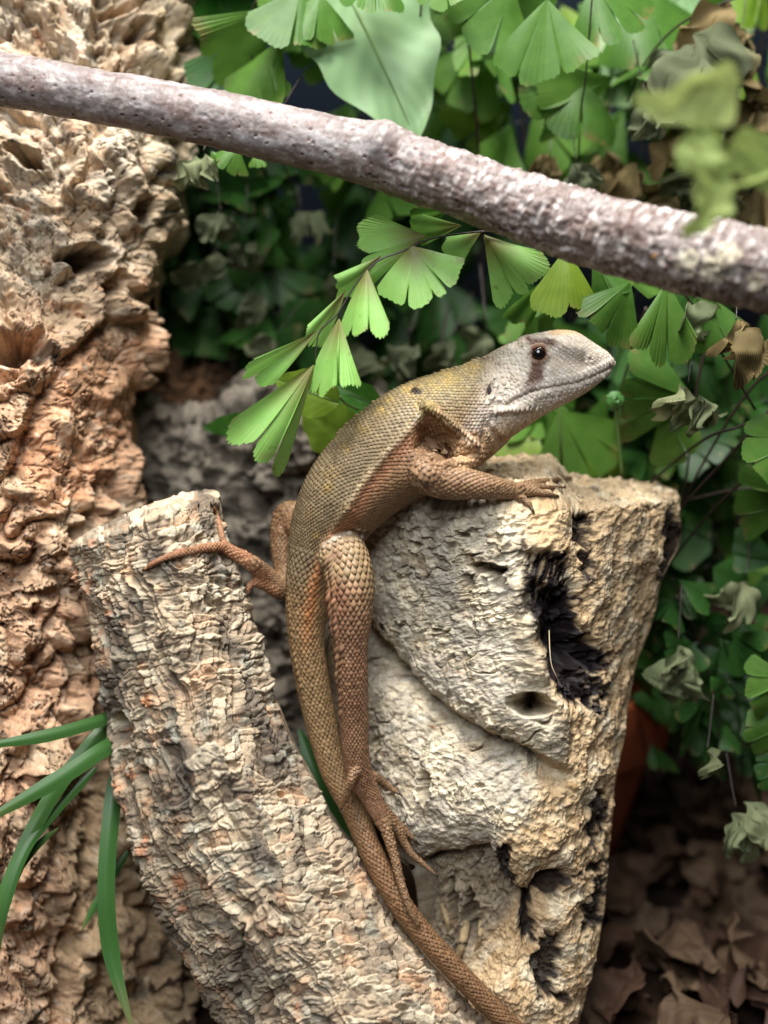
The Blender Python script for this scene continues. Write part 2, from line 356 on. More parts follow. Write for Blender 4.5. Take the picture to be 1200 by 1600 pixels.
# ---------------------------------------------------------------- the slab of bark in front
lg_base = rbf([(115,855,6),(230,815,-10),(345,780,4),(140,1000,4),(270,980,-13),(395,990,4),(180,1200,3),(320,1180,-15),(470,1200,5),
    (240,1420,2),(420,1400,-16),(600,1410,5),(350,1610,2),(560,1600,-16),(770,1610,5)])
LGL = [(113,858),(122,905),(136,955),(150,1030),(160,1100),(176,1190),(200,1290),(226,1370),(246,1440),(290,1505),(322,1562),(356,1625),(375,1660)]
LGR = [(344,776),(360,858),(386,932),(402,992),(422,1062),(446,1132),(482,1210),(522,1282),(562,1342),(612,1422),(660,1490),(714,1548),(790,1640)]
def lg_disp(px, py, P, s, t, isf):
    w1 = fbm(P / 70, 3, 105); w2 = fbm(P / 70 + 9, 3, 106); w3 = fbm(P / 20, 3, 107)
    a = s * (115 + 70 * t) + w1 * 30 + w3 * 7; b = t * 900 + w2 * 26 + w3 * 6
    fr = (isf > 0.9) * 1.0
    long = fbm(np.stack([a / 34, b / 210, a * 0], -1), 3, 111)
    f1, f2, r1 = worley2(a / 32, b / 14, 112)
    g1, g2, r2 = worley2(a / 13 + 7, b / 6.5, 113)
    gap = sstep(0.02, 0.30, f2 - f1)
    sh = np.clip((a / 27) % 1.0, 0, 1)
    big1, big2, br = worley2(a / 62, b / 46, 118)
    ac = a / 38 + 0.9 * noise3(np.stack([a / 50, b / 55, a * 0 + 5], -1), 131); ci = np.floor(ac); cf = ac - ci
    ph = b / 12.5 + 3.1 * np.sin(ci * 12.9898) + 0.8 * noise3(np.stack([a / 14, b / 30, ci * 0.7], -1), 132); ki = np.floor(ph)
    hk = _h(ci, ki, ci * 0, 133) % 1024 / 1023.0
    coin = np.sqrt(np.abs(np.sin(math.pi * ph))) * np.clip(1 - (2 * cf - 1) ** 4, 0, 1) ** 0.5
    cm = sstep(-0.25, 0.2, fbm(P / 60, 2, 134))
    dd = 3.2 * long + cm * (0.8 * coin * (0.5 + 0.7 * hk) + 0.7 * (hk - 0.5)) + (1 - 0.65 * cm) * 1.2 * (r1 - 0.45) * gap - 0.55 * (1 - gap) + 0.3 * (r2 - 0.5) * sstep(0.0, 0.25, g2 - g1) + 0.9 * (br - 0.5) * sstep(0.02, 0.2, big2 - big1)
    dd = dd + 0.8 * fbm(P / 30, 3, 114) + 0.25 * fbm(P / 6, 3, 115)
    dd = dd - 1.1 * sstep(0.10, 0.0, np.abs(fbm(np.stack([a / 40, b / 300, a * 0 + 3], -1), 2, 116)))
    hole = 0
    for hx, hy, rx, ry, dp in ((187,1137,12,26,7),(224,1213,9,17,6),(233,1248,6,10,4),(363,1197,10,8,3),(441,1240,8,6,2.5),(330,1155,5,5,2),(345,985,6,12,2.5),(425,1560,8,22,4)):
        r = np.hypot((px - hx + w3 * 12) / rx, (py - hy + w3 * 12) / ry); dd = dd - fr * dp * sstep(1.15, 0.6, r)
    for pts in ([(358,1397),(374,1412),(388,1410),(396,1428)], [(424,1414),(436,1424),(450,1430)], [(385,1440),(372,1500),(380,1560)], [(320,930),(345,960),(350,1000)], [(520,1395),(545,1402)]):
        d_, _ = line_d(px + w3 * 9, py + w3 * 9, pts); dd = dd - fr * 2.4 * sstep(5.5, 1.0, d_)
    fur = fbm(np.stack([a / 20, b / 240, a * 0 + 8], -1), 3, 135, 0.5, True)
    dd = np.where(isf > 0.9, dd * 0.60 + 2.1 * fur - 0.9 + 1.8 * fbm(np.stack([a / 60, b / 110, a * 0 + 4], -1), 3, 136), dd * 0.4)
    k = np.ones(px.shape + (3,))
    c = lin(184,164,138) * k
    c = mixc(c, lin(128,116,100), sstep(-0.1, 0.3, fbm(np.stack([a / 36, b / 130, a * 0], -1), 4, 121)) * 0.85)
    c = mixc(c, lin(206,164,128), sstep(0.02, 0.34, fbm(P / 46, 4, 122)) * 0.75)
    c = mixc(c, lin(204,192,168), sstep(0.62, 0.95, r1) * 0.6)
    c = mixc(c, lin(98,86,74), sstep(0.35, 0.05, r1) * 0.55)
    c = mixc(c, lin(196,120,78), sstep(0.2, 0.45, fbm(P / 34, 4, 123) - 0.2 * sstep(-0.9, 0.2, s) + 0.10) * 0.6)
    c = mixc(c, lin(84,77,70), sstep(0.0, 0.26, fbm(np.stack([a / 70, b / 120, a * 0 + 6], -1), 5, 124)) * 0.8)
    c = mixc(c, lin(176,176,160), sstep(0.1, 0.4, fbm(P / 33, 3, 125)) * 0.5)
    return dd, c
log = shell('bark_slab', LGL, LGR, 740, 300, lg_base, 14, lg_disp, M_WOOD, 5.0, cap=24, back=60)
tag(log, 'leaning slab of plated grey bark beside the lizard tail', 'bark')

# ---------------------------------------------------------------- the knobbly cork trunk on the left
tr_base = rbf([(-60,0,20),(150,0,24),(320,0,40),(-60,300,16),(120,300,16),(270,300,30),(-60,600,6),(100,600,12),(225,560,30),(-60,850,8),(80,850,12),(205,800,30),
    (-60,1150,8),(60,1150,14),(170,1100,30),(-60,1600,6),(100,1600,18),(260,1400,40),(330,1600,44)])
def tr_disp(px, py, P, s, t, isf):
    w1 = fbm(P / 110, 3, 205); w2 = fbm(P / 110 + 19, 3, 206); w3 = fbm(P / 26, 3, 207)
    fr = (isf > 0.9) * 1.0
    q = np.stack([px / 84 + w1 * 1.5, py / 100 + w2 * 1.5, P[..., 2] / 100], -1)
    f1, f2, r = worley3(q, 211)
    h1, h2, hr = worley3(np.stack([px / 34 + w3 * 1.2, py / 26 + w1, P[..., 2] / 36], -1), 212)
    panel = sstep(14, -14, poly_sd(px + w3 * 14, py + w1 * 20, [(20,742),(52,640),(100,570),(150,520),(215,520),(212,600),(200,690),(160,745),(80,800)]))
    pan2 = sstep(20, -20, poly_sd(px + w3 * 14, py + w1 * 20, [(150,310),(255,330),(262,400),(205,440),(165,410)]))
    smooth = np.clip(panel + pan2 * 0.8, 0, 1)
    lump = 12.0 * (np.sqrt(np.clip(1.05 - f1 * f1, 0, 1)) - 0.55) * (0.25 + 0.75 * sstep(0, 0.35, f2 - f1)) + 4.0 * (r - 0.5)
    dd = lump * (1 - 0.8 * smooth) + (1 - smooth) * (1.0 * (hr - 0.5) * sstep(0, 0.35, h2 - h1) + 0.9 * fbm(P / 30 + w3[..., None] * 0.8, 4, 213, 0.5, True) - 0.7 + 0.5 * noise3(np.stack([px / 40, (py - 0.4 * px + w1 * 90) / 8, px * 0], -1), 217))
    dd = dd + 9.0 * w1 + 0.35 * fbm(P / 6, 3, 214) + (1 - smooth) * (0.5 * fbm(np.stack([px / 18, (py - 0.5 * px + w1 * 80) / 7, P[..., 2] / 14], -1), 4, 218))
    fl = (py - 0.5 * px + w1 * 60 + w3 * 10) / 12
    dd = dd + smooth * (0.4 * noise3(np.stack([px / 60, fl, px * 0], -1), 5) + 0.9 * fbm(P / 34, 3, 215) - 0.8 * sstep(0.06, 0, np.abs(fbm(np.stack([px / 70, fl / 5, px * 0], -1), 2, 216))))
    for hx, hy, rx, ry, dp in ((132,402,40,19,18),(20,540,36,24,16),(48,250,18,18,12),(58,545,12,26,7),(170,455,16,12,7),(215,330,16,20,6),(213,52,14,14,9),(95,100,60,7,4),(180,14,26,12,8),(50,1215,20,14,3),(195,120,20,10,5)):
        rr = np.hypot((px - hx + w3 * 24) / rx, (py - hy + w1 * 24) / ry); dd = dd - fr * dp * sstep(1.2, 0.6, rr) + fr * 1.1 * np.exp(-((rr - 1.35) / 0.3) ** 2)
    edge = [(20,742),(52,640),(100,570),(165,505)]
    d_, _ = line_d(px, py, edge); dd = dd - fr * 3.2 * sstep(16, 2, d_ + w3 * 12)
    for pts in ([(160,0),(152,60),(150,120)], [(180,440),(215,470),(235,480)], [(160,750),(150,800),(120,830)], [(150,1150),(140,1300),(110,1420),(90,1600)]):
        d_, _ = line_d(px, py, pts); dd = dd - fr * 4.5 * sstep(20, 2, d_ + w3 * 18)
    crk = np.abs(fbm(np.stack([px / 44 + w3, (py - 0.45 * px + w1 * 120) / 26, P[..., 2] / 40], -1), 4, 219)); dd = dd - fr * 1.3 * sstep(0.035, 0.004, crk)
    k = np.ones(px.shape + (3,))
    c = lin(180,156,128) * k
    gz = sstep(560, 430, py + w1 * 120 + 0.5 * px)
    c = mixc(c, lin(196,186,168), gz * sstep(-0.25, 0.25, fbm(P / 60, 4, 221)) * 0.8)
    c = mixc(c, lin(190,150,120), sstep(430, 560, py + w1 * 110) * sstep(-0.35, 0.2, fbm(P / 70, 4, 222)) * 0.9)
    c = mixc(c, lin(186,130,92), np.clip(panel * 0.5 + sstep(0.12, 0.35, fbm(P / 30, 4, 223)) * 0.5, 0, 1))
    c = mixc(c, lin(226,198,168), sstep(0.08, 0.4, fbm(np.stack([px / 60, fl / 1.5, P[..., 2] / 40], -1), 4, 224)) * 0.7)
    c = mixc(c, lin(120,104,84), sstep(0.12, 0.4, fbm(P / 36, 4, 225)) * 0.65)
    c = mixc(c, lin(140,128,92), sstep(200, 240, px) * sstep(480, 330, py) * 0.35)
    dn = sstep(1080, 1200, py + w1 * 90) * sstep(60, 140, px + w1 * 60)
    c = mixc(c, lin(170,146,114), dn * 0.8)
    c = mixc(c, lin(98,78,58), sstep(0.08, 0.34, fbm(P / 11, 4, 226)) * 0.55)
    c = mixc(c, lin(92,88,80), sstep(0.10, 0.30, fbm(np.stack([px / 44, fl / 2.2, P[..., 2] / 40], -1), 4, 227)) * sstep(0.0, 0.3, fbm(P / 80, 2, 228) + 0.25 * gz) * 0.75)
    c = mixc(c, lin(216,204,184), sstep(0.16, 0.36, fbm(P / 13 + 4, 4, 229)) * 0.5)
    c = mixc(c, lin(70,54,42), sstep(0.03, 0.01, crk) * 0.5)
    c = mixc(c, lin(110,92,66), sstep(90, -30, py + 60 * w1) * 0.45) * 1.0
    return dd, c
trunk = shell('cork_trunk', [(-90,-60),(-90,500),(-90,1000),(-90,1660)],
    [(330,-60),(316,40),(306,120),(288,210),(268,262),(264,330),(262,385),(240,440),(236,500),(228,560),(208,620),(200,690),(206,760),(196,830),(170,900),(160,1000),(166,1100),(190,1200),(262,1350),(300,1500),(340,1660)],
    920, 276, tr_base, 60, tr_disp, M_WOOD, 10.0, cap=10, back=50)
tag(trunk, 'knobbly orange and beige cork trunk with dark holes', 'tree trunk')

# ---------------------------------------------------------------- grey wood in the shade behind
def bk_disp_maker(seed, ca, cb):
    def f(px, py, P, s, t, isf):
        w3 = fbm(P / 60, 3, seed)
        f1, f2, r = worley3(P / 70 + w3[..., None], seed + 1)
        dd = 7 * (r - 0.5) * sstep(0, 0.3, f2 - f1) + 5 * fbm(P / 50, 4, seed + 2, 0.5, True) - 2.5 + 1.2 * noise3(np.stack([px / 90, (py - 0.4 * px + w3 * 50) / 12, px * 0], -1), seed)
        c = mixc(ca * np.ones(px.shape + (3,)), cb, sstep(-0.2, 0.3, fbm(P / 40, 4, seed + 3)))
        return dd, c
    return f
M_WOOD2 = wood_mat('shaded_wood', 0.9, 0.7, 0.5, 0.4)
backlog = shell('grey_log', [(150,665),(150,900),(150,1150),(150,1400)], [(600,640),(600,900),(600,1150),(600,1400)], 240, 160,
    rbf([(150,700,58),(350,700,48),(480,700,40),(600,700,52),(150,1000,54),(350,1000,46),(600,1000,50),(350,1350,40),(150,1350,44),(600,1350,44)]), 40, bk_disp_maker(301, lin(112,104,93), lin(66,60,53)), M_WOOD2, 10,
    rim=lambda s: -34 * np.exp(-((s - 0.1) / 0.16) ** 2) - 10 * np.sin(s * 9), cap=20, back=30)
tag(backlog, 'weathered grey log in the shade behind the bark slab', 'log')
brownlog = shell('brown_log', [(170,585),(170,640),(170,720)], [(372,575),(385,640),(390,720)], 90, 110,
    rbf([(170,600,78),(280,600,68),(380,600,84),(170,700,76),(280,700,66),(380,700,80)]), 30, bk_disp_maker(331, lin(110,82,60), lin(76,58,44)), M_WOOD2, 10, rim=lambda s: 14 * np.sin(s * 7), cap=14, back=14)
tag(brownlog, 'small dark brown log lying behind the grey log', 'log')

def make_bvh(names):
    vs, fs, n = [], [], 0
    for nm, v, f in BVHS:
        if nm in names: vs.append(v); fs.append(f + n); n += len(v)
    return BVHTree.FromPolygons(np.vstack(vs).tolist(), np.vstack(fs).tolist())
WOOD = make_bvh(('driftwood_stump', 'bark_slab'))
CAMW = Vector((0, 0, CAM_Z))
def surf_off(px, py, bvh=None):
    """offset in mm of the wood seen at a photo pixel"""
    d = Vector(W(px, py, 0)) - CAMW; d.normalize()
    h = (bvh or WOOD).ray_cast(CAMW, d)
    if h[0] is None: return None
    return (to_cam(np.array(h[0]))[2] - D0) * 1000
# ================================================================ the lizard
def lay(rows, r0, r1=None, lift=0.75, bvh=None, cap=None):
    """rows (px, py): toes that lie on the wood; offset found from the wood's own surface"""
    n = len(rows); out = []; last = 0
    for i, (x, y) in enumerate(rows):
        r = r0 + ((r1 if r1 is not None else r0) - r0) * i / (n - 1)
        s = surf_off(x, y, bvh)
        if cap is not None: s = cap if s is None else min(s, cap)
        if s is None: s = last
        last = s
        out.append((x, y, s - r * PX * 1000 * lift, r, 0.9))
    return out
HEAD_ST = [  # px, top, bottom, half width sideways
    (757,556,718,50),(785,541,694,52),(817,528,671,51),(850,518.5,649,47),(875,515,636,42),(900,518,623,35),(920,530,611,29),(938,542,597,21),(950,550,587,14),(957.5,559,577,5)]
def wrist_off(): 
    s = surf_off(800, 772); return -6 if s is None else s - 1.6
WR = wrist_off()
TOE = surf_off(655, 1318)
CH = {}
CH['torso'] = [(800,604,1,52,.8),(775,618,1,64,.84),(733,645,1,76,.84),(690,668,1,84,.85),(640,694,1,86,.88),(592,725,2,79,.9),(545,770,3,71,.9),(512,825,5,59,.9),(494,875,6,45,.92),(482,925,7,36,.95)]
CH['tail'] = [(500,860,6,44,.92),(483,925,7,36,.95),(479,1000,8,28,1),(495,1100,9,25,1),(521,1200,9,21,1),(556,1272,8,19,1),(583,1337,6,18,1),(634,1425,4,17.5,1),(708,1512,3,17,1),(800,1605,3,15.5,1),(880,1675,3,13,1)]
CH['hind_leg'] = [(505,835,5,26,.9),(532,856,0,35,.9),(546,905,-3,37,.9),(549,960,-3,31.5,.9),(548,1010,-2,26,.95),(550,1060,-1,24,1),(553,1120,1,22.5,1),(556,1175,2,20,1),(563,1212,3,20,.8),(580,1245,4,16,.7),(600,1290,4,11,.7)]
CH['toe_a'] = [(598,1280,4,10,.9),(614,1330,3,7.5,.9),(626,1378,2,6.5,.9),(640,1418,1,5.5,.9),(652,1442,1,4,.9),(657,1453,1.5,2.5,.9)]
CH['toe_b'] = [(596,1272,4,9,.9)] + lay([(624,1304),(643,1334),(664,1352),(680,1366)], 6.5, 3, 1.0, None, TOE)
CH['toe_c'] = [(588,1250,4,8,.9)] + lay([(616,1280),(634,1298),(648,1312)], 6, 3, 1.0, None, TOE)
CH['toe_d'] = [(560,1196,1,9,.9),(549,1218,0,7.5,.9),(541,1243,1,6,.9),(533,1263,3,3,.9)]
CH['toe_e'] = [(580,1210,4,8,.9)] + lay([(602,1226),(622,1239)], 6, 3, 1.0, None, TOE)
CH['far_hind_leg'] = [(505,850,8,30,.9),(472,818,15,27,.9),(449,808,17,22,.9),(442,850,17,19,.9),(446,893,16,17,.9),(440,921,13,16,.9),(417,901,9,15,.9),(396,881,4,12.5,.8)]
CH['far_toe_a'] = [(396,881,4,12,.8)] + lay([(352,858),(330,855),(300,860),(268,868),(240,880),(226,890)], 8.5, 3.5, 0.9)
CH['far_toe_b'] = [(384,872,3,9,.8)] + lay([(352,850),(344,826),(338,804),(331,790)], 5.5, 3, 0.8)
CH['far_toe_c'] = [(434,926,11,9,.9),(414,914,8,8,.9),(398,910,6,6.5,.9),(389,917,5,5,.9),(388,926,5,3.5,.9)]
CH['arm'] = [(738,690,-2,36,.8),(715,712,-7,29,.9),(688,728,-10,25,.9),(671,742,-11,26,1),(690,752,-10.5,26,1),(728,756,(WR-10)/2-1,24,1),(764,761,WR-1.5,19,1),(794,765,WR,14.5,.8),(812,767,WR+.6,13,.6)]
CH['finger_a'] = [(806,763,WR+.5,9,.8)] + lay([(842,754),(866,751),(891,746)], 6, 3, 1.3)
CH['finger_b'] = [(806,768,WR+.5,9,.8)] + lay([(838,768),(856,772),(870,775)], 6, 3, 1.3)
CH['finger_c'] = [(802,771,WR+.5,9,.8)] + lay([(818,780),(826,787),(831,795)], 6, 3, 1.2)
CH['finger_d'] = [(806,765,WR+.5,9,.8)] + lay([(838,761),(860,762),(880,762)], 5.5, 3, 1.3)
CH['far_arm'] = [(735,690,8,28,.9),(716,716,15,23,.9),(735,742,19,18,.9),(775,752,20,13,.8),(795,753,20,10,.7)]
CH['finger_far'] = [(790,752,20,9,.8),(815,748,22,7,.8),(838,745,24,4,.8)]

def chain_path(rows, n):
    p = smooth_path(rows, n); c = cam_pt(p[:, 0], p[:, 1], p[:, 2])
    t = np.gradient(c, axis=0); t /= np.linalg.norm(t, axis=1, keepdims=True)
    n1 = np.array([0, 0, -1.0]) - t * (-t[:, 2:3]); n1 /= np.linalg.norm(n1, axis=1, keepdims=True) + 1e-9
    n2 = np.cross(t, n1)
    r = np.clip(p[:, 3], 1, None) * c[:, 2] / F
    return c, t, n1, n2, r, np.clip(p[:, 4], .5, 1.1), p
def tube_verts(rows, n=60, m=28, wob=None):
    c, t, n1, n2, r, k, p = chain_path(rows, n)
    a = np.linspace(0, 2 * math.pi, m, endpoint=False)
    v = c[:, None] + r[:, None, None] * (k[:, None, None] * np.cos(a)[None, :, None] * n1[:, None] + np.sin(a)[None, :, None] * n2[:, None])
    return v, c, t, r
def closed_tube(rows, n=60, m=28):
    v, c, t, r = tube_verts(rows, n, m)
    vs = [v.reshape(-1, 3)]; f = grid_faces(n, m, True); tri = []
    e0 = c[0] - t[0] * r[0] * 0.6; e1 = c[-1] + t[-1] * r[-1] * 0.6
    vs.append(np.array([e0, e1])); b = n * m
    q = [[b, (j + 1) % m, j, j] for j in range(m)] + [[b + 1, (n - 1) * m + j, (n - 1) * m + (j + 1) % m, (n - 1) * m + (j + 1) % m] for j in range(m)]
    return np.vstack(vs), [list(x) for x in f] + [x[:3] for x in q]
def head_loft(n=70, m=40):
    p = smooth_path(HEAD_ST, n); a = np.linspace(0, 2 * math.pi, m, endpoint=False)
    ca, sa = np.cos(a), np.sin(a)
    e = 0.86
    cc = np.sign(ca) * np.abs(ca) ** e; ss = np.sign(sa) * np.abs(sa) ** e
    cy = (p[:, 1] + p[:, 2]) / 2; h = (p[:, 2] - p[:, 1]) / 2
    lower = 1 - 0.13 * ss                      # a little wider at the jaw (ss > 0 is up)
    X = np.repeat(p[:, :1], m, 1); Y = cy[:, None] - h[:, None] * ss[None]
    off = 1.0 - p[:, 3:4] * PX * 1000 * cc[None] * lower[None]
    return cam_pt(X, Y, off), p
def build_body():
    verts, faces, n = [], [], 0
    for k, rows in CH.items():
        big = k in ('torso', 'tail', 'hind_leg', 'arm', 'far_hind_leg')
        v, f = closed_tube(rows, 90 if big else 40, 36 if big else 14)
        verts.append(v); faces += [[i + n for i in q] for q in f]; n += len(v)
    hv, _ = head_loft(); nr, m = hv.shape[:2]
    verts.append(hv.reshape(-1, 3)); faces += [[int(i) + n for i in q] for q in grid_faces(nr, m, True)]; b = n; n += nr * m
    verts.append(np.array([hv[0].mean(0), hv[-1].mean(0) + [0.0004, 0, 0]])); 
    faces += [[n, b + (j + 1) % m, b + j] for j in range(m)] + [[n + 1, b + (nr - 1) * m + j, b + (nr - 1) * m + (j + 1) % m] for j in range(m)]
    me = bpy.data.meshes.new('tmp'); me.from_pydata((np.vstack(verts) * 1000).tolist(), [], faces); me.update()
    import bmesh
    bm = bmesh.new(); bm.from_mesh(me); bmesh.ops.recalc_face_normals(bm, faces=bm.faces); bm.to_mesh(me); bm.free()
    o = bpy.data.objects.new('tmp', me); col.objects.link(o)
    md = o.modifiers.new('r', 'REMESH'); md.mode = 'VOXEL'; md.voxel_size = 0.30
    dg = bpy.context.evaluated_depsgraph_get(); ev = o.evaluated_get(dg); m2 = ev.to_mesh()
    v = np.zeros(len(m2.vertices) * 3, np.float32); m2.vertices.foreach_get('co', v); v = v.reshape(-1, 3).astype(float) / 1000
    f = np.zeros(len(m2.loops), np.int32); m2.loops.foreach_get('vertex_index', f); ls = np.zeros(len(m2.polygons), np.int32); m2.polygons.foreach_get('loop_total', ls)
    assert (ls == 4).all(); f = f.reshape(-1, 4)
    ev.to_mesh_clear(); bpy.data.objects.remove(o); bpy.data.meshes.remove(me)
    return v, f
def edges_of(f): return np.unique(np.sort(np.vstack([f[:, [0, 1]], f[:, [1, 2]], f[:, [2, 3]], f[:, [3, 0]]]), 1), axis=0)
def laplace(v, e, it, lam=0.5):
    cnt = np.bincount(e.ravel(), minlength=len(v))[:, None].astype(float)
    for _ in range(it):
        s = np.zeros_like(v)
        for k in range(3):
            s[:, k] = np.bincount(e[:, 0], v[e[:, 1], k], len(v)) + np.bincount(e[:, 1], v[e[:, 0], k], len(v))
        v = v + lam * (s / np.maximum(cnt, 1) - v)
    return v
def vnormals(v, f):
    n = np.cross(v[f[:, 2]] - v[f[:, 0]], v[f[:, 3]] - v[f[:, 1]]); o = np.zeros_like(v)
    for k in range(4):
        for a in range(3): o[:, a] += np.bincount(f[:, k], n[:, a], len(v))
    return o / (np.linalg.norm(o, axis=1, keepdims=True) + 1e-15)

EYE = (842, 553); EAR = (765, 612); NOSTRIL = (923, 561)
MOUTH = [(957,573),(945,580),(929,588),(905,597),(880,602),(850,607),(825,614),(805,625),(790,634)]
FOLD = [(668,640),(642,668),(604,708),(566,756),(530,812),(508,858),(486,930),(478,985)]
FLAP = [(662,636),(690,655),(715,678),(745,706)]
def gauss(d, w_): return np.exp(-(d / w_) ** 2)
def sculpt(v, nrm):
    px, py = proj(v); face = sstep(0.05, 0.35, -nrm[:, 2]); side = sstep(0.05, 0.35, np.abs(nrm[:, 2]))
    head = sstep(735, 760, px) * sstep(740, 720, py)
    d = np.zeros(len(v))
    dm, um = line_d(px, py, MOUTH); d -= side * head * 0.26 * gauss(dm, 2.2)
    up = py - np.interp(px, [790,850,905,957], [634,607,597,573])
    d += side * head * 0.22 * gauss(up + 9, 6) + side * head * 0.16 * gauss(up - 8, 6)
    re = np.hypot(px - EYE[0], (py - EYE[1]) * 1.1)
    d += side * head * (-1.15 * gauss(re, 15) + 0.55 * gauss(re - 14.5, 3.5))
    db, _ = line_d(px, py, [(818,533),(838,530),(858,531),(876,540),(905,548)]); d += side * head * 0.75 * gauss(db, 8)
    dh, _ = line_d(px, py, [(868,562),(890,566),(912,570)]); d -= side * head * 0.5 * gauss(dh, 11)
    rn = np.hypot(px - NOSTRIL[0], py - NOSTRIL[1]); d += side * head * (0.42 * gauss(rn, 7) - 0.85 * gauss(rn, 2.6))
    ex, ey = px - EAR[0], py - EAR[1]; rr = np.hypot((ex * 0.93 + ey * 0.36) / 4.0, (ey * 0.93 - ex * 0.36) / 12.5)
    d += side * head * (-1.1 * gauss(rr, 0.85) + 0.35 * gauss(rr - 1.7, 0.5))
    d += side * head * (0.9 * gauss(np.hypot(px - 806, (py - 606)), 32) - 0.6 * gauss(np.hypot(px - 745, py - 610), 26))
    for pts, a, w_ in (([(775,642),(800,640),(830,632)], 0.5, 6), ([(782,690),(765,668),(775,645)], -0.6, 6), ([(766,720),(754,690),(758,660)], -0.5, 5)):
        dd, _ = line_d(px, py, pts); d += side * a * gauss(dd, w_)
    # flap of neck skin, hollow behind it, fold along the flank
    sd = poly_sd(px, py, [(660,634),(690,654),(716,678),(752,706),(744,722),(705,722),(672,726),(642,706),(646,668)])
    nb = np.interp(px, [655,690,716,748], [632,654,678,705])
    depth = sstep(2, -30, sd) * sstep(-1, 3, py - nb)
    d -= face * 7.0 * depth
    d += face * 0.9 * gauss(np.abs(py - nb + 6), 7) * sstep(655, 668, px) * sstep(752, 742, px) * (py < nb)
    df, uf = line_d(px, py, FOLD); d += face * 0.55 * gauss(df, 7) * sstep(1.0, 0.75, uf)
    side_f = (py - np.interp(px, [478,486,508,530,566,604,642,668], [985,930,858,812,756,708,668,640]))
    d -= face * 0.25 * gauss(df - 20, 16) * (side_f > 0) * sstep(0.75, 0.6, uf)
    dk, _ = line_d(px, py, [(560,800),(600,768),(652,738)]); d += face * 1.3 * gauss(dk, 26)
    # crease at the top of the thigh, knee
    dc, _ = line_d(px, py, [(508,848),(525,834),(548,829),(572,834)]); d -= face * 0.6 * gauss(dc, 4)
    return v + nrm * d[:, None] * 0.001

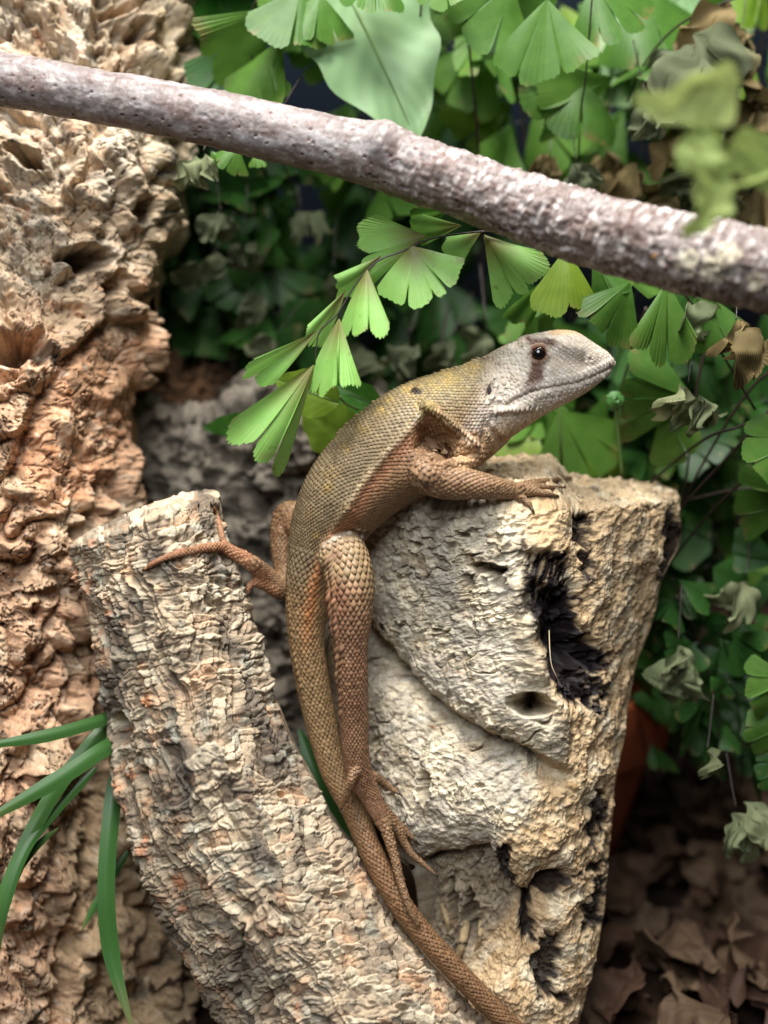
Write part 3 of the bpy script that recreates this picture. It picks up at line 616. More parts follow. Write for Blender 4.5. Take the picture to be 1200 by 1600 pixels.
def liz_col(name, px, py, up_):
    """skin colour; up_ is +1 on the back, -1 on the belly"""
    k = np.ones(px.shape + (3,)); q = np.stack([px / 26, py / 26, px * 0], -1)
    n1 = fbm(q, 3, 501); n2 = fbm(q * 2.2, 3, 502)
    if name in ('torso', 'head', 'tail', 'body'):
        c = lin(136,121,96) * k
        c = mixc(c, lin(116,99,76), sstep(-0.1, 0.35, n1) * 0.6)
        df, uf = line_d(px, py, FOLD)
        below = py - np.interp(px, [470,486,508,530,566,604,642,668,760], [1000,930,858,812,756,708,668,640,600]) > 0
        flank = below & (px < 760) & (px > 480) & (py < 860)
        c = mixc(c, lin(132,104,78), sstep(-4, 10, df) * flank * 0.95)
        c = mixc(c, lin(150,104,76), gauss(df - 14, 12) * flank * 0.7)
        c = mixc(c, lin(208,190,158), gauss(df, 3.2) * sstep(0.60, 0.40, uf) * 0.45 * (px > 490))
        tail = sstep(880, 940, py)
        c = mixc(c, lin(146,118,84), tail * 0.75); c = mixc(c, lin(120,88,64), sstep(1150, 1350, py) * 0.75)
        d2, u2 = line_d(px, py, [(540,800),(512,852),(494,900),(484,950),(478,1000),(474,1040)])
        c = mixc(c, lin(184,118,74), gauss(d2, 9) * sstep(1.0, 0.6, u2) * sstep(0.0, 0.25, u2) * 0.7)
        # olive neck with yellow spots
        c = mixc(c, lin(126,117,84), gauss(np.hypot(px - 705, (py - 610) * 1.1), 62) * 0.7)
        for sx, sy, sr in ((642,605,13),(668,596,14),(655,632,10),(606,627,11),(596,640,10),(700,588,14),(720,600,12),(540,700,8),(518,740,9),(512,762,8),(486,800,7),(676,628,12),(690,606,10),(494,835,6),(568,668,8),(740,570,13)):
            c = mixc(c, lin(170,144,86), gauss(np.hypot(px - sx, py - sy), sr) * sstep(-0.3, 0.2, n2) * 0.8)
        c = mixc(c, lin(44,32,24), sstep(7, 4, np.hypot((px - 651) / 1.3, py - 610) + n2 * 6))
        c = mixc(c, lin(40,30,24), sstep(5, 3, np.hypot((px - 792) / 1.2, py - 550) + n2 * 5))
        # pale head
        hd = sstep(735, 785, px + 0.35 * (py - 600) + n1 * 14) * (py < 800)
        hc = mixc(lin(188,174,158) * k, lin(206,197,186), sstep(0.0, 0.4, n2)); hc = mixc(hc, lin(178,156,132), sstep(0.05, 0.4, n1) * 0.6)
        hc = mixc(hc, lin(176,148,118), sstep(640, 670, py + 0.25 * (px - 820)) * 0.8)
        hc = mixc(hc, lin(186,150,110), sstep(528, 520, py) * sstep(845, 870, px) * sstep(935, 905, px) * 0.8)
        hc = mixc(hc, lin(160,150,136), gauss(np.hypot((px - 905) / 1.6, py - 534), 14) * 0.6)
        band = poly_sd(px + n2 * 5, py + n2 * 5, [(833,564),(849,564),(846,592),(838,606),(815,611),(826,594)])
        hc = mixc(hc, lin(84,54,42), sstep(5, -1, band) * 0.95)
        brow = np.minimum(np.minimum(poly_sd(px + n2 * 4, py + n2 * 4, [(832,530),(866,531),(868,537),(848,541),(832,538)]), poly_sd(px, py, [(821,528),(827,527),(833,536),(829,538)])), np.hypot(px - EYE[0], py - EYE[1]) - 13)
        hc = mixc(hc, lin(96,62,46), sstep(4, -1, brow) * 0.92)
        hc = mixc(hc, lin(120,84,60), gauss(np.hypot(px - EYE[0], py - EYE[1]) - 11, 3.5) * 0.8)
        dm, um = line_d(px, py, MOUTH); hc = mixc(hc, lin(130,106,90), gauss(dm, 2.0) * 0.5)
        hc = mixc(hc, lin(216,206,194), gauss(dm - 8, 5) * 0.35)
        c = mixc(c * np.array([0.94, 0.90, 0.84]), hc * 1.06, hd)
        c = mixc(c, lin(134,108,80), sstep(655, 690, py) * sstep(735, 760, px) * sstep(0.3, 1, hd) * 0.7)
    else:
        c = lin(138,112,86) * k
        if name == 'hind_leg':
            c = mixc(lin(148,128,98) * k, lin(138,106,84), sstep(900, 980, py))
            c = mixc(c, lin(176,120,96), gauss(np.hypot(px - 525, py - 930), 26) * 0.6)
            dc, _ = line_d(px, py, [(508,850),(525,836),(548,831),(572,836)]); c = mixc(c, lin(176,170,160), gauss(dc, 5) * 0.85)
        if name.startswith('far'): c = lin(150,108,80) * k
        if name.startswith('far_hind'): c = mixc(lin(140,112,84) * k, lin(160,110,80), sstep(880, 915, py) * sstep(432, 415, px))
        c = mixc(c, lin(152,122,94), sstep(-0.1, 0.3, n1) * 0.5); c = mixc(c, lin(122,84,58), sstep(0.05, 0.35, n2) * 0.5)
        if name == 'arm': c = mixc(c, lin(196,166,128), gauss(np.hypot(px - 728, (py - 716) * 1.3), 20) * 0.7)
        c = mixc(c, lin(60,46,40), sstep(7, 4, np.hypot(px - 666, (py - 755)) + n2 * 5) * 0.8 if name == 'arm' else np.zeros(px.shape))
    if name not in ('torso', 'head', 'tail', 'body'): c = c * np.array([0.92, 0.86, 0.80])
    return c

bv, bf = build_body()
be = edges_of(bf)
bv = laplace(bv, be, 4)
bn = vnormals(bv, bf)
if (bn * (bv - bv.mean(0))).sum() < 0: bf = bf[:, ::-1]; bn = -bn
bv = sculpt(bv, bn)
bv = laplace(bv, be, 1, 0.35)
bn = vnormals(bv, bf)
# nearest chain of every vertex, for colour
from mathutils.kdtree import KDTree
PATHS = {k: chain_path(r, 120 if k in ('torso', 'tail', 'hind_leg', 'arm', 'far_hind_leg') else 50) for k, r in CH.items()}
HV, HP = head_loft(60, 40); HC = HV.mean(1); HR = (np.linalg.norm(HV - HC[:, None], axis=2)).mean(1)
def rel_dist(p, key):
    """distance from the chain's axis over its radius there"""
    if key == 'head': c, r, kk = HC, HR, None
    else: c, t, n1, n2, r, kk, _ = PATHS[key]
    out = np.full(len(p), 1e9)
    for i in range(len(c)):
        if key == 'head':
            d = p - c[i]; hh = (HP[i, 2] - HP[i, 1]) / 2 * PX; ww = HP[i, 3] * PX
            q = np.sqrt((d[:, 0] / 0.0012) ** 2 * 0.25 + (d[:, 1] / hh) ** 2 + (d[:, 2] / ww) ** 2)
        else:
            d = p - c[i]; a = d @ n1[i] / kk[i]; b = d @ n2[i]; e = d @ t[i]
            q = np.sqrt(a * a + b * b + e * e) / r[i]
        np.minimum(out, q, out=out)
    return out
keys = list(CH) + ['head']
RD = np.stack([rel_dist(bv, k) for k in keys]); own = RD.argmin(0)
bpx, bpy_ = proj(bv); bcol = np.zeros((len(bv), 3))
for i, k in enumerate(keys):
    m = own == i
    if m.any(): bcol[m] = liz_col(k, bpx[m], bpy_[m], None)
bcol = laplace(bcol, be, 6)
m_, nt, b_ = base_mat('lizard_skin')
def skin_nodes(nt, b, rough):
    N, L = nt.nodes, nt.links
    at = N.new('ShaderNodeAttribute'); at.attribute_name = 'Col'; tc = N.new('ShaderNodeTexCoord')
    nz = N.new('ShaderNodeTexNoise'); nz.inputs['Scale'].default_value = 1800; nz.inputs['Detail'].default_value = 4; L.new(tc.outputs['Object'], nz.inputs['Vector'])
    mr = N.new('ShaderNodeMapRange'); mr.inputs['To Min'].default_value = 0.78; mr.inputs['To Max'].default_value = 1.2; L.new(nz.outputs['Fac'], mr.inputs['Value'])
    mx = N.new('ShaderNodeMix'); mx.data_type = 'RGBA'; mx.blend_type = 'MULTIPLY'; mx.inputs['Factor'].default_value = 1
    L.new(at.outputs['Color'], mx.inputs['A']); L.new(mr.outputs['Result'], mx.inputs['B']); L.new(mx.outputs['Result'], b.inputs['Base Color'])
    bp = N.new('ShaderNodeBump'); bp.inputs['Strength'].default_value = 0.25; bp.inputs['Distance'].default_value = 0.0002
    L.new(nz.outputs['Fac'], bp.inputs['Height']); L.new(bp.outputs['Normal'], b.inputs['Normal'])
    b.inputs['Roughness'].default_value = rough; b.inputs['Specular IOR Level'].default_value = 0.35
skin_nodes(nt, b_, 0.55)
M_SKIN = m_
bw = to_world(bv)
LOC = np.array(W(560, 900, 4)); 
lizard = empty('lizard', LOC, 'brown spiny-scaled lizard with pale head draped over the cork stump', 'lizard')
body = obj('body', mk_mesh('body', bw - LOC, bf, bcol * 0.92), M_SKIN, lizard)
BODY = BVHTree.FromPolygons(bv.tolist(), bf.tolist())    # camera coordinates

# ---------------------------------------------------------------- scales: overlapping keeled plates laid over the whole skin
rng = np.random.default_rng(7)
SV, SF, SC = [], [], []
CENT = []
def add_scales(key, pts, tdir, wid, ln, lift, keel, skipk=(), size_j=0.12, round_=0.0, out=None):
    global SV
    pts = np.asarray(pts); px, py = proj(pts)
    keep = np.ones(len(pts), bool)
    for k in keys:
        if k == key or k in skipk: continue
        keep &= rel_dist(pts, k) > 0.93
    idx = np.nonzero(keep)[0]
    P = np.zeros((len(idx), 3)); Nn = np.zeros((len(idx), 3)); ok = np.zeros(len(idx), bool)
    for j, i in enumerate(idx):
        h = (None,)
        if out is not None: h = BODY.ray_cast(Vector(pts[i] + out[i] * 0.0012), Vector(-out[i]), 0.010)
        if h[0] is None: h = BODY.find_nearest(Vector(pts[i]), 0.004)
        if h[0] is not None: P[j] = h[0]; Nn[j] = h[1]; ok[j] = True
    idx = idx[ok]; P = P[ok]; Nn = Nn[ok]
    # smooth the normals: nearest-vertex normals
    T = tdir[idx]; T = T - Nn * (T * Nn).sum(1, keepdims=True); T /= np.linalg.norm(T, axis=1, keepdims=True) + 1e-12
    B = np.cross(Nn, T)
    n = len(idx); jit = 1 + size_j * rng.standard_normal(n)
    wv = (wid[idx] * jit)[:, None] / 2; lv = (ln[idx] * jit)[:, None]; lf = lift[idx][:, None] * (1 + 0.3 * rng.standard_normal((n, 1)))
    kl = keel[idx][:, None]
    T = T + B * 0.08 * rng.standard_normal((n, 1))
    f0 = P - T * lv * 0.42 - Nn * wv * 0.10
    l0 = P - B * wv * 0.98 + Nn * wv * 0.02 - T * lv * 0.02; r0 = P + B * wv * 0.98 + Nn * wv * 0.02 - T * lv * 0.02
    l1 = P - B * wv * (0.60 + 0.3 * round_) + T * lv * 0.32 + Nn * lf * 0.6; r1 = P + B * wv * (0.60 + 0.3 * round_) + T * lv * 0.32 + Nn * lf * 0.6
    tp = P + T * lv * (0.60 - 0.12 * round_) + Nn * lf
    md = P + T * lv * 0.12 + Nn * (kl + lf * 0.55)
    lb = l1 - Nn * (lf * 0.6 + wv * 0.25); rb = r1 - Nn * (lf * 0.6 + wv * 0.25); tb = tp - Nn * (lf + wv * 0.25) - T * lv * 0.06
    V = np.stack([f0, l0, r0, l1, r1, tp, md, lb, rb, tb], 1)
    fc = np.array([[0,6,1],[0,2,6],[1,6,3],[2,4,6],[3,6,5],[4,5,6],[3,5,9],[3,9,7],[5,4,8],[5,8,9],[1,3,7],[2,8,4]])
    b = sum(len(x) for x in SV)
    CENT.append(P); SV.append(V.reshape(-1, 3)); SF.append((fc[None] + (np.arange(n) * 10)[:, None, None] + b).reshape(-1, 3))
    qx, qy = proj(P); c = liz_col(key, qx, qy, None) * (1 + 0.13 * rng.standard_normal((n, 1)))
    c = c * (1 + 0.015 * rng.standard_normal((n, 3)))
    vc = np.repeat(c[:, None], 10, 1)
    if key == 'head': vx, vy = proj(V); vc = liz_col('head', vx, vy, None) * (1 + 0.07 * rng.standard_normal((n, 1, 1)))
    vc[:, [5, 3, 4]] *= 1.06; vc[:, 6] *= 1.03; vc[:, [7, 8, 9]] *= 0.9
    SC.append(vc.reshape(-1, 3))
def chain_scales(key, N0, row, lift, keel, u0=0, u1=1, lscale=1.0, tipend=True):
    c, t, n1, n2, r, k, p = PATHS[key]
    L = np.r_[0, np.cumsum(np.linalg.norm(np.diff(c, axis=0), axis=1))]; tot = L[-1]
    pts, td, wd, ln, od = [], [], [], [], []; u = tot * u0; q = 0
    while u < tot * u1:
        g = lambda a: np.array([np.interp(u, L, a[:, j]) for j in range(3)])
        C, T, A, B = g(c), g(t), g(n1), g(n2); R = np.interp(u, L, r); K = np.interp(u, L, k)
        N = N0
        if key == 'torso': N = 2 * int(42 * (R / (84 * PX)) ** 0.6)
        if key == 'tail': N = 2 * int(round(14 * (R / (36 * PX)) ** 0.75))
        ph = (np.arange(N) + 0.5 * (q % 2)) / N * 2 * math.pi
        pts.append(C + R * (K * np.cos(ph)[:, None] * A + np.sin(ph)[:, None] * B)); td.append(np.repeat(T[None], N, 0))
        o_ = np.cos(ph)[:, None] * A + np.sin(ph)[:, None] * B; od.append(o_)
        wcell = 2 * math.pi * R / N; wd.append(np.full(N, wcell * 1.12)); du = wcell * row; ln.append(np.full(N, du * 2.05 * lscale))
        u += du; q += 1
    pts, td, wd, ln = np.vstack(pts), np.vstack(td), np.concatenate(wd), np.concatenate(ln)
    skip = {'torso': ('tail',), 'tail': ('torso',)}.get(key, ())
    add_scales(key, pts, td, wd, ln, wd * lift, wd * keel, skip, out=np.vstack(od))
chain_scales('torso', 60, 0.84, 0.075, 0.04, 0.10, 0.86)
chain_scales('tail', 21, 0.80, 0.11, 0.09, 0.0, 1.0)
chain_scales('hind_leg', 23, 0.82, 0.15, 0.09, 0.10, 0.97)
chain_scales('far_hind_leg', 19, 0.80, 0.14, 0.1, 0.15, 0.97)
chain_scales('arm', 20, 0.76, 0.16, 0.10, 0.05, 0.95)
chain_scales('far_arm', 16, 0.8, 0.16, 0.12, 0.1, 0.95)
for k in CH:
    if 'toe' in k or 'finger' in k: chain_scales(k, 7, 0.62, 0.16, 0.06, 0.05, 0.95, 0.9)
# head: small flat plates from the snout back
def head_scales():
    hv, hp = head_loft(120, 8)
    p = smooth_path(HEAD_ST, 400)[::-1]; pts, td, wd = [], [], []; x = 955.0; q = 0
    while x > 752:
        top, bot, wdt = (np.interp(-x, -p[:, 0], p[:, j]) for j in (1, 2, 3))
        h = (bot - top) / 2; cell = 4.6 + 2.4 * sstep(930, 800, x); N = max(10, int(2 * math.pi * (h + wdt) / 2 / cell))
        a = (np.arange(N) + 0.5 * (q % 2)) / N * 2 * math.pi; ca, sa = np.cos(a), np.sin(a); e = 0.86
        cc = np.sign(ca) * np.abs(ca) ** e; ss = np.sign(sa) * np.abs(sa) ** e
        v = cam_pt(np.full(N, x) + rng.normal(0, 1.0, N), (top + bot) / 2 - h * ss, 1 - wdt * PX * 1000 * cc * (1 - 0.13 * ss))
        keep = (np.hypot(*(np.array(proj(v)) - np.array(EYE)[:, None])) > 13) & (np.hypot(*(np.array(proj(v)) - np.array(EAR)[:, None])) > 7)
        dm, _ = line_d(*proj(v), MOUTH); keep &= (dm > 10) | (ca < -0.2)
        v = v[keep]; pts.append(v); td.append(np.tile([-0.95, -0.25, 0.0], (len(v), 1))); wd.append(np.full(len(v), cell * PX * 1.15)); x -= cell * 0.85; q += 1
    pts, td, wd = np.vstack(pts), np.vstack(td), np.concatenate(wd)
    add_scales('head', pts, td, wd, wd * 1.5, wd * 0.02, wd * 0.0, ('torso',), 0.25, 0.9)
    # lip plates
    for off_, sz in ((-4.6, 8.6), (4.6, 8.6), (-12, 7), (12, 8)):
        u = smooth_path(MOUTH, 22 if sz > 8 else 26); t = np.gradient(u, axis=0); t /= np.linalg.norm(t, axis=1, keepdims=True); nn = np.stack([-t[:, 1], t[:, 0]], 1)
        sgn = -1 if off_ < 0 else 1
        q_ = u + np.stack([np.zeros(len(u)), np.full(len(u), off_)], 1)
        pts, td = [], []
        for x, y in q_:
            o_, d_ = Vector((0, 0, 0)), Vector(cam_pt(x, y, 0)); hit = BODY.ray_cast(o_, d_.normalized())
            if hit[0] is not None and hit[0].z < D0 + 0.004: pts.append(np.array(hit[0])); td.append([-0.97, -0.22, 0])
        if pts:
            n = len(pts); wd = np.full(n, sz * PX * 1.05)
            add_scales('head', np.array(pts) - 0, np.array(td, float), wd, wd * 1.4, wd * 0.05, wd * 0.03, keys, 0.08, 1.0)
head_scales()
# long spines: neck flap edge, back of the thigh, jaw corner, crest
def spines(line, n, wpx, lpx, dirv, lift, key):
    q_ = smooth_path(line, n); pts = []
    for x, y in q_:
        hit = BODY.ray_cast(Vector((0, 0, 0)), Vector(cam_pt(x, y, 0)).normalized())
        if hit[0] is None: hit = BODY.find_nearest(Vector(cam_pt(x, y, 2)))
        pts.append(np.array(hit[0]))
    n = len(pts); wd = np.full(n, wpx * PX)
    add_scales(key, np.array(pts), np.tile(np.array(dirv, float), (n, 1)), wd, np.full(n, lpx * PX), wd * lift, wd * 0.15, keys, 0.15)
spines([(660,632),(690,651),(716,675),(747,703)], 22, 9, 15, (-0.2, -1, 0), 0.35, 'torso')
spines([(656,626),(690,645),(718,668),(752,696)], 22, 9, 14, (-0.3, -1, 0), 0.25, 'torso')
spines([(514,868),(515,900),(518,940),(521,985)], 17, 9, 24, (-0.75, -1, 0), 0.75, 'hind_leg')
spines([(519,872),(522,920),(526,985),(528,1060)], 20, 10, 22, (-0.5, -1, 0), 0.5, 'hind_leg')
spines([(536,1010),(532,1060),(533,1110)], 10, 9, 20, (-0.5, -1, 0), 0.5, 'hind_leg')
spines([(775,640),(795,637),(815,636),(840,637)], 11, 9, 14, (-0.3, -1, 0), 0.4, 'head')
spines([(790,549),(755,560),(720,573),(680,583),(640,594),(600,614),(560,645),(530,676)], 44, 6, 11, (-1, -0.1, 0), 0.6, 'torso')
spines([(450,900),(453,960),(462,1030),(478,1100)], 22, 8, 15, (-0.3, -1, 0), 0.35, 'tail')
# any skin still bare gets scales of its region's size
CELL = {'torso': 6.6, 'tail': 7.0, 'hind_leg': 8.5, 'arm': 8.0, 'far_hind_leg': 9.0, 'far_arm': 8.0, 'head': 6.2}
def fill():
    cen = np.vstack(CENT); kd = KDTree(len(cen))
    for i, c in enumerate(cen): kd.insert(c, i)
    kd.balance()
    cell = np.array([CELL.get(k, 5.0) for k in keys])[own] * PX
    idx = np.arange(0, len(bv)); ok = []
    ex, ey = proj(bv); near_eye = np.hypot(ex - EYE[0], ey - EYE[1]) < 14; near_ear = np.hypot(ex - EAR[0], ey - EAR[1]) < 6; dm, _ = line_d(ex, ey, MOUTH)
    for i in rng.permutation(idx):
        if near_eye[i] or near_ear[i] or (keys[own[i]] == 'head' and dm[i] < 3): continue
        if kd.find(bv[i])[2] > 0.80 * cell[i]: ok.append(i)
    sel, chosen = [], np.zeros((0, 3))
    buf = np.full((len(ok) + 1, 3), 9.0); n = 0
    for i in ok:
        if n and np.min(((buf[:n] - bv[i]) ** 2).sum(1)) < (0.78 * cell[i]) ** 2: continue
        buf[n] = bv[i]; n += 1; sel.append(i)
    sel = np.array(sel)
    for j, k in enumerate(keys):
        m = sel[own[sel] == j]
        if not len(m): continue
        if k == 'head': td = np.tile([-0.95, -0.25, 0.0], (len(m), 1))
        else:
            c, t = PATHS[k][:2]; td = t[((bv[m][:, None] - c[None]) ** 2).sum(2).argmin(1)]
        wd = np.full(len(m), CELL.get(k, 5.0) * PX * 1.15); hd = k == 'head'
        add_scales(k, bv[m], td, wd, wd * 1.6, wd * (0.04 if hd else 0.10), wd * (0.02 if hd else 0.06), keys, 0.12, 0.8 if hd else 0.2)
fill()
sv = np.vstack(SV); sf = np.vstack(SF); sc = np.vstack(SC)
m_, nt, b_ = base_mat('lizard_scale'); skin_nodes(nt, b_, 0.48)
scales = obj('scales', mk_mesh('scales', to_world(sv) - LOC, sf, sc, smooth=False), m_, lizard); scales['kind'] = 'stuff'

# ---------------------------------------------------------------- eyes, ear drum, claws
def ball(name, c, r, mat, parent, sq=1.0, n=20):
    a = np.linspace(0, math.pi, n); b = np.linspace(0, 2 * math.pi, 2 * n, endpoint=False)
    v = np.stack([np.outer(np.sin(a), np.cos(b)), np.outer(np.sin(a), np.sin(b)) * sq, np.outer(np.cos(a), np.ones(2 * n))], -1).reshape(-1, 3) * r
    return obj(name, mk_mesh(name, v, grid_faces(n, 2 * n, True)), mat, parent, c)
M_EYE, nt, b_ = base_mat('eye_gloss'); b_.inputs['Base Color'].default_value = (0.006, 0.004, 0.003, 1); b_.inputs['Roughness'].default_value = 0.04; b_.inputs['Specular IOR Level'].default_value = 0.7
M_IRIS, nt, b_ = base_mat('iris_brown'); b_.inputs['Base Color'].default_value = (0.06, 0.022, 0.010, 1); b_.inputs['Roughness'].default_value = 0.12
hit = BODY.ray_cast(Vector((0, 0, 0)), Vector(cam_pt(EYE[0], EYE[1], 0)).normalized())
ez = hit[0].z
def torus(name, c, R, r, mat, parent, colr, n=40, m=12, knob=0.0):
    a = np.linspace(0, 2 * math.pi, n, endpoint=False)[:, None]; b = np.linspace(0, 2 * math.pi, m, endpoint=False)[None]
    rr = r * (1 + knob * np.cos(a * 14)); x = (R + rr * np.cos(b)) * np.cos(a) * 1.08; z = (R + rr * np.cos(b)) * np.sin(a) * 0.95; y = rr * np.sin(b) + 0 * a
    g = np.stack([x, y, z], -1); g = np.vstack([g, g[:1]])
    v = g.reshape(-1, 3); f = grid_faces(n + 1, m, True)
    return obj(name, mk_mesh(name, v, f, np.tile(colr, (len(v), 1))), mat, parent, c)
for side in (0, 1):
    z = ez if side == 0 else 2 * (D0 + 0.001) - ez
    c = cam_pt(EYE[0], EYE[1], (z - D0) * 1000); s_ = 1 if side == 0 else -1
    e = ball('eye', to_world(c + np.array([0, 0, 0.00055 * s_])) - LOC, 0.00185, M_EYE, lizard)
    rg = torus('eyelid', to_world(c + np.array([0, 0, -0.0001 * s_])) - LOC, 0.00168, 0.00032, M_SKIN, lizard, lin(132,86,60), knob=0.12)
    torus('iris_ring', np.array([0, -0.00128 * s_, 0.0]), 0.00128, 0.00010, M_IRIS, e, lin(90,50,30))
    rg2 = torus('lower_eyelid', to_world(c + np.array([0, 0, 0.0001 * s_])) - LOC, 0.00212, 0.00028, M_SKIN, lizard, lin(168,140,116), knob=0.2)
hit = BODY.ray_cast(Vector((0, 0, 0)), Vector(cam_pt(EAR[0], EAR[1], 0)).normalized())
M_DARK, nt, b_ = base_mat('ear_drum_skin'); b_.inputs['Base Color'].default_value = (0.05, 0.04, 0.04, 1); b_.inputs['Roughness'].default_value = 0.5
ed = ball('ear_drum', to_world(np.array(hit[0]) + np.array([0, 0, -0.0001])) - LOC, 0.0017, M_DARK, lizard, 0.3, 12); ed.scale = (0.33, 1, 1); ed.rotation_euler = (0, math.radians(-20), 0)
M_CLAW, nt, b_ = base_mat('claw_horn'); b_.inputs['Base Color'].default_value = (0.045, 0.03, 0.02, 1); b_.inputs['Roughness'].default_value = 0.35
def tube_mesh(name, path, rad, m=8, cols=None):
    """open path (world) with a radius per point -> tube mesh, ends closed to a point"""
    p = np.asarray(path, float); r = np.broadcast_to(np.asarray(rad, float), (len(p),)).copy()
    t = np.gradient(p, axis=0); t /= np.linalg.norm(t, axis=1, keepdims=True) + 1e-15
    ref = np.array([0.31, 0.17, 0.93]); a_ = np.cross(t, ref); a_ /= np.linalg.norm(a_, axis=1, keepdims=True) + 1e-12; b_ = np.cross(t, a_)
    an = np.linspace(0, 2 * math.pi, m, endpoint=False)
    v = p[:, None] + r[:, None, None] * (np.cos(an)[None, :, None] * a_[:, None] + np.sin(an)[None, :, None] * b_[:, None])
    v = np.concatenate([np.repeat(p[:1, None], m, 1), v, np.repeat(p[-1:, None], m, 1)])
    return mk_mesh(name, v.reshape(-1, 3), grid_faces(len(v), m, True), None if cols is None else np.tile(cols, (v.shape[0] * m, 1)))
for k in CH:
    if 'toe' in k or 'finger' in k:
        c, t, n1, n2, r, kk, p = PATHS[k]; s0 = c[-1]; d_ = t[-1]
        path = np.stack([s0 - d_ * 0.0004, s0 + d_ * 0.0004 - n1[-1] * -0.00005, s0 + d_ * 0.0008 - n1[-1] * 0.00012, s0 + d_ * 0.0012 - n1[-1] * 0.0004])
        obj('claw', tube_mesh('claw', to_world(path) - LOC, [0.00034, 0.0003, 0.0002, 0.00004], 7), M_CLAW, lizard)
# ================================================================ the smooth branch across the top
def branch():
    rows = [(-300,60,-4,36),(-60,112,-6,39),(0,124,-6,40),(150,150,-7,41),(300,178,-8,42),(450,212,-9,44),(600,248,-12,48),(750,300,-17,51),(900,352,-22,55),(1050,392,-30,60),(1200,424,-38,64),(1290,446,-42,66),(1560,510,-52,70)]
    n, m = 1100, 120
    p = smooth_path(rows, n); c = cam_pt(p[:, 0], p[:, 1], p[:, 2]); r = p[:, 3] * c[:, 2] / F
    t = np.gradient(c, axis=0); t /= np.linalg.norm(t, axis=1, keepdims=True)
    n1 = np.array([0, 0, -1.0]) - t * (-t[:, 2:3]); n1 /= np.linalg.norm(n1, axis=1, keepdims=True); n2 = np.cross(t, n1)
    a = np.linspace(0, 2 * math.pi, m, endpoint=False)
    N = np.cos(a)[None, :, None] * n1[:, None] + np.sin(a)[None, :, None] * n2[:, None]
    g = c[:, None] + r[:, None, None] * N
    P = g / PX; px, py = proj(g); u = np.repeat(p[:, :1], m, 1); an = np.repeat(a[None], n, 0)
    right = 0.25 + 0.75 * sstep(450, 850, u)
    w1 = fbm(P / 40, 3, 601); w3 = fbm(P / 14, 3, 602)
    d = 0.7 * fbm(P / 120, 3, 603) + 0.28 * w1 + 0.10 * w3
    # rings and flakes towards the thick end, lenticels towards the thin end
    ring = noise3(np.stack([u / 8 + w1 * 2, np.cos(an) * 2, np.sin(an) * 2], -1), 604)
    f1, f2, rr = worley2(u / 17 + w1, an * 8 + w3, 605)
    d = d + right * (0.30 * ring + 0.55 * (rr - 0.5) * sstep(0, 0.2, f2 - f1) + 0.35 * w3) + (1 - right) * 0.05 * ring
    l1, l2, lr = worley2(u / 30, an * 5.5, 606)
    len_ = sstep(0.20, 0.10, np.hypot(((u / 30) % 1 - 0.5) * 0, l1)) * (lr > 0.35)
    d = d + len_ * 0.10 * (lr > 0.55) - 0.7 * sstep(0.11, 0.04, l1) * (lr > 0.55)
    for kx, ky, kr, kh in ((600,213,24,1.9),(596,232,16,0.8),(690,262,14,0.7),(400,176,12,0.4),(985,345,26,0.9),(1130,380,30,0.9),(840,318,18,0.7)):
        d = d + kh * np.exp(-(np.hypot(px - kx, py - ky) / kr) ** 2) * (N[..., 2] < 0.2)
    g = g + N * d[..., None] * 0.001
    k = np.ones(px.shape + (3,))
    cc = mixc(lin(122,112,110) * k, lin(164,160,160), sstep(-0.1, 0.35, fbm(np.stack([u / 60, np.cos(an) * 2.2, np.sin(an) * 2.2], -1), 4, 611)))
    cc = mixc(cc, lin(100,78,72), sstep(0.0, 0.35, fbm(np.stack([u / 70 + 9, np.cos(an) * 1.6, np.sin(an) * 1.6], -1), 4, 612)) * 0.7)
    cc = mixc(cc, lin(118,102,94), right * 0.6); cc = mixc(cc, lin(190,182,178), right * sstep(0.02, 0.22, fbm(np.stack([u / 11, P[..., 1] / 24, P[..., 2] / 24], -1), 4, 613)) * 0.8)
    cc = mixc(cc, lin(96,76,70), right * sstep(0.04, 0.26, fbm(np.stack([u / 9 + 7, P[..., 1] / 20, P[..., 2] / 20], -1), 4, 614)) * 0.8)
    cc = mixc(cc, lin(108,72,66), sstep(0.15, 0.07, l1) * (lr > 0.55) * 0.9)
    for lx, ly, lr_ in ((1112,420,26),(1075,408,20),(1140,398,18),(1180,440,16)):
        cc = mixc(cc, lin(206,196,172), sstep(1.1, 0.6, np.hypot(px - lx, py - ly) / lr_ + w3 * 1.2) * 0.85)
    cc = mixc(cc, lin(206,150,60), sstep(6, 3, np.hypot(px - 1022, py - 400) + w3 * 8) * 0.8)
    ends = [c[0], c[-1]]
    g = np.concatenate([np.repeat(g[:1].mean(1, keepdims=True), m, 1), g, np.repeat(g[-1:].mean(1, keepdims=True), m, 1)])
    cc = np.concatenate([cc[:1], cc, cc[-1:]])
    v = to_world(g).reshape(-1, 3); loc = v.mean(0)
    o = obj('branch', mk_mesh('branch', v - loc, grid_faces(n + 2, m, True), cc.reshape(-1, 3)), wood_mat('smooth_bark', 0.42, 0.9, 0.3, 0.22), None, loc)
    tag(o, 'smooth purplish grey branch with lenticels lying across above the lizard', 'branch')
branch()
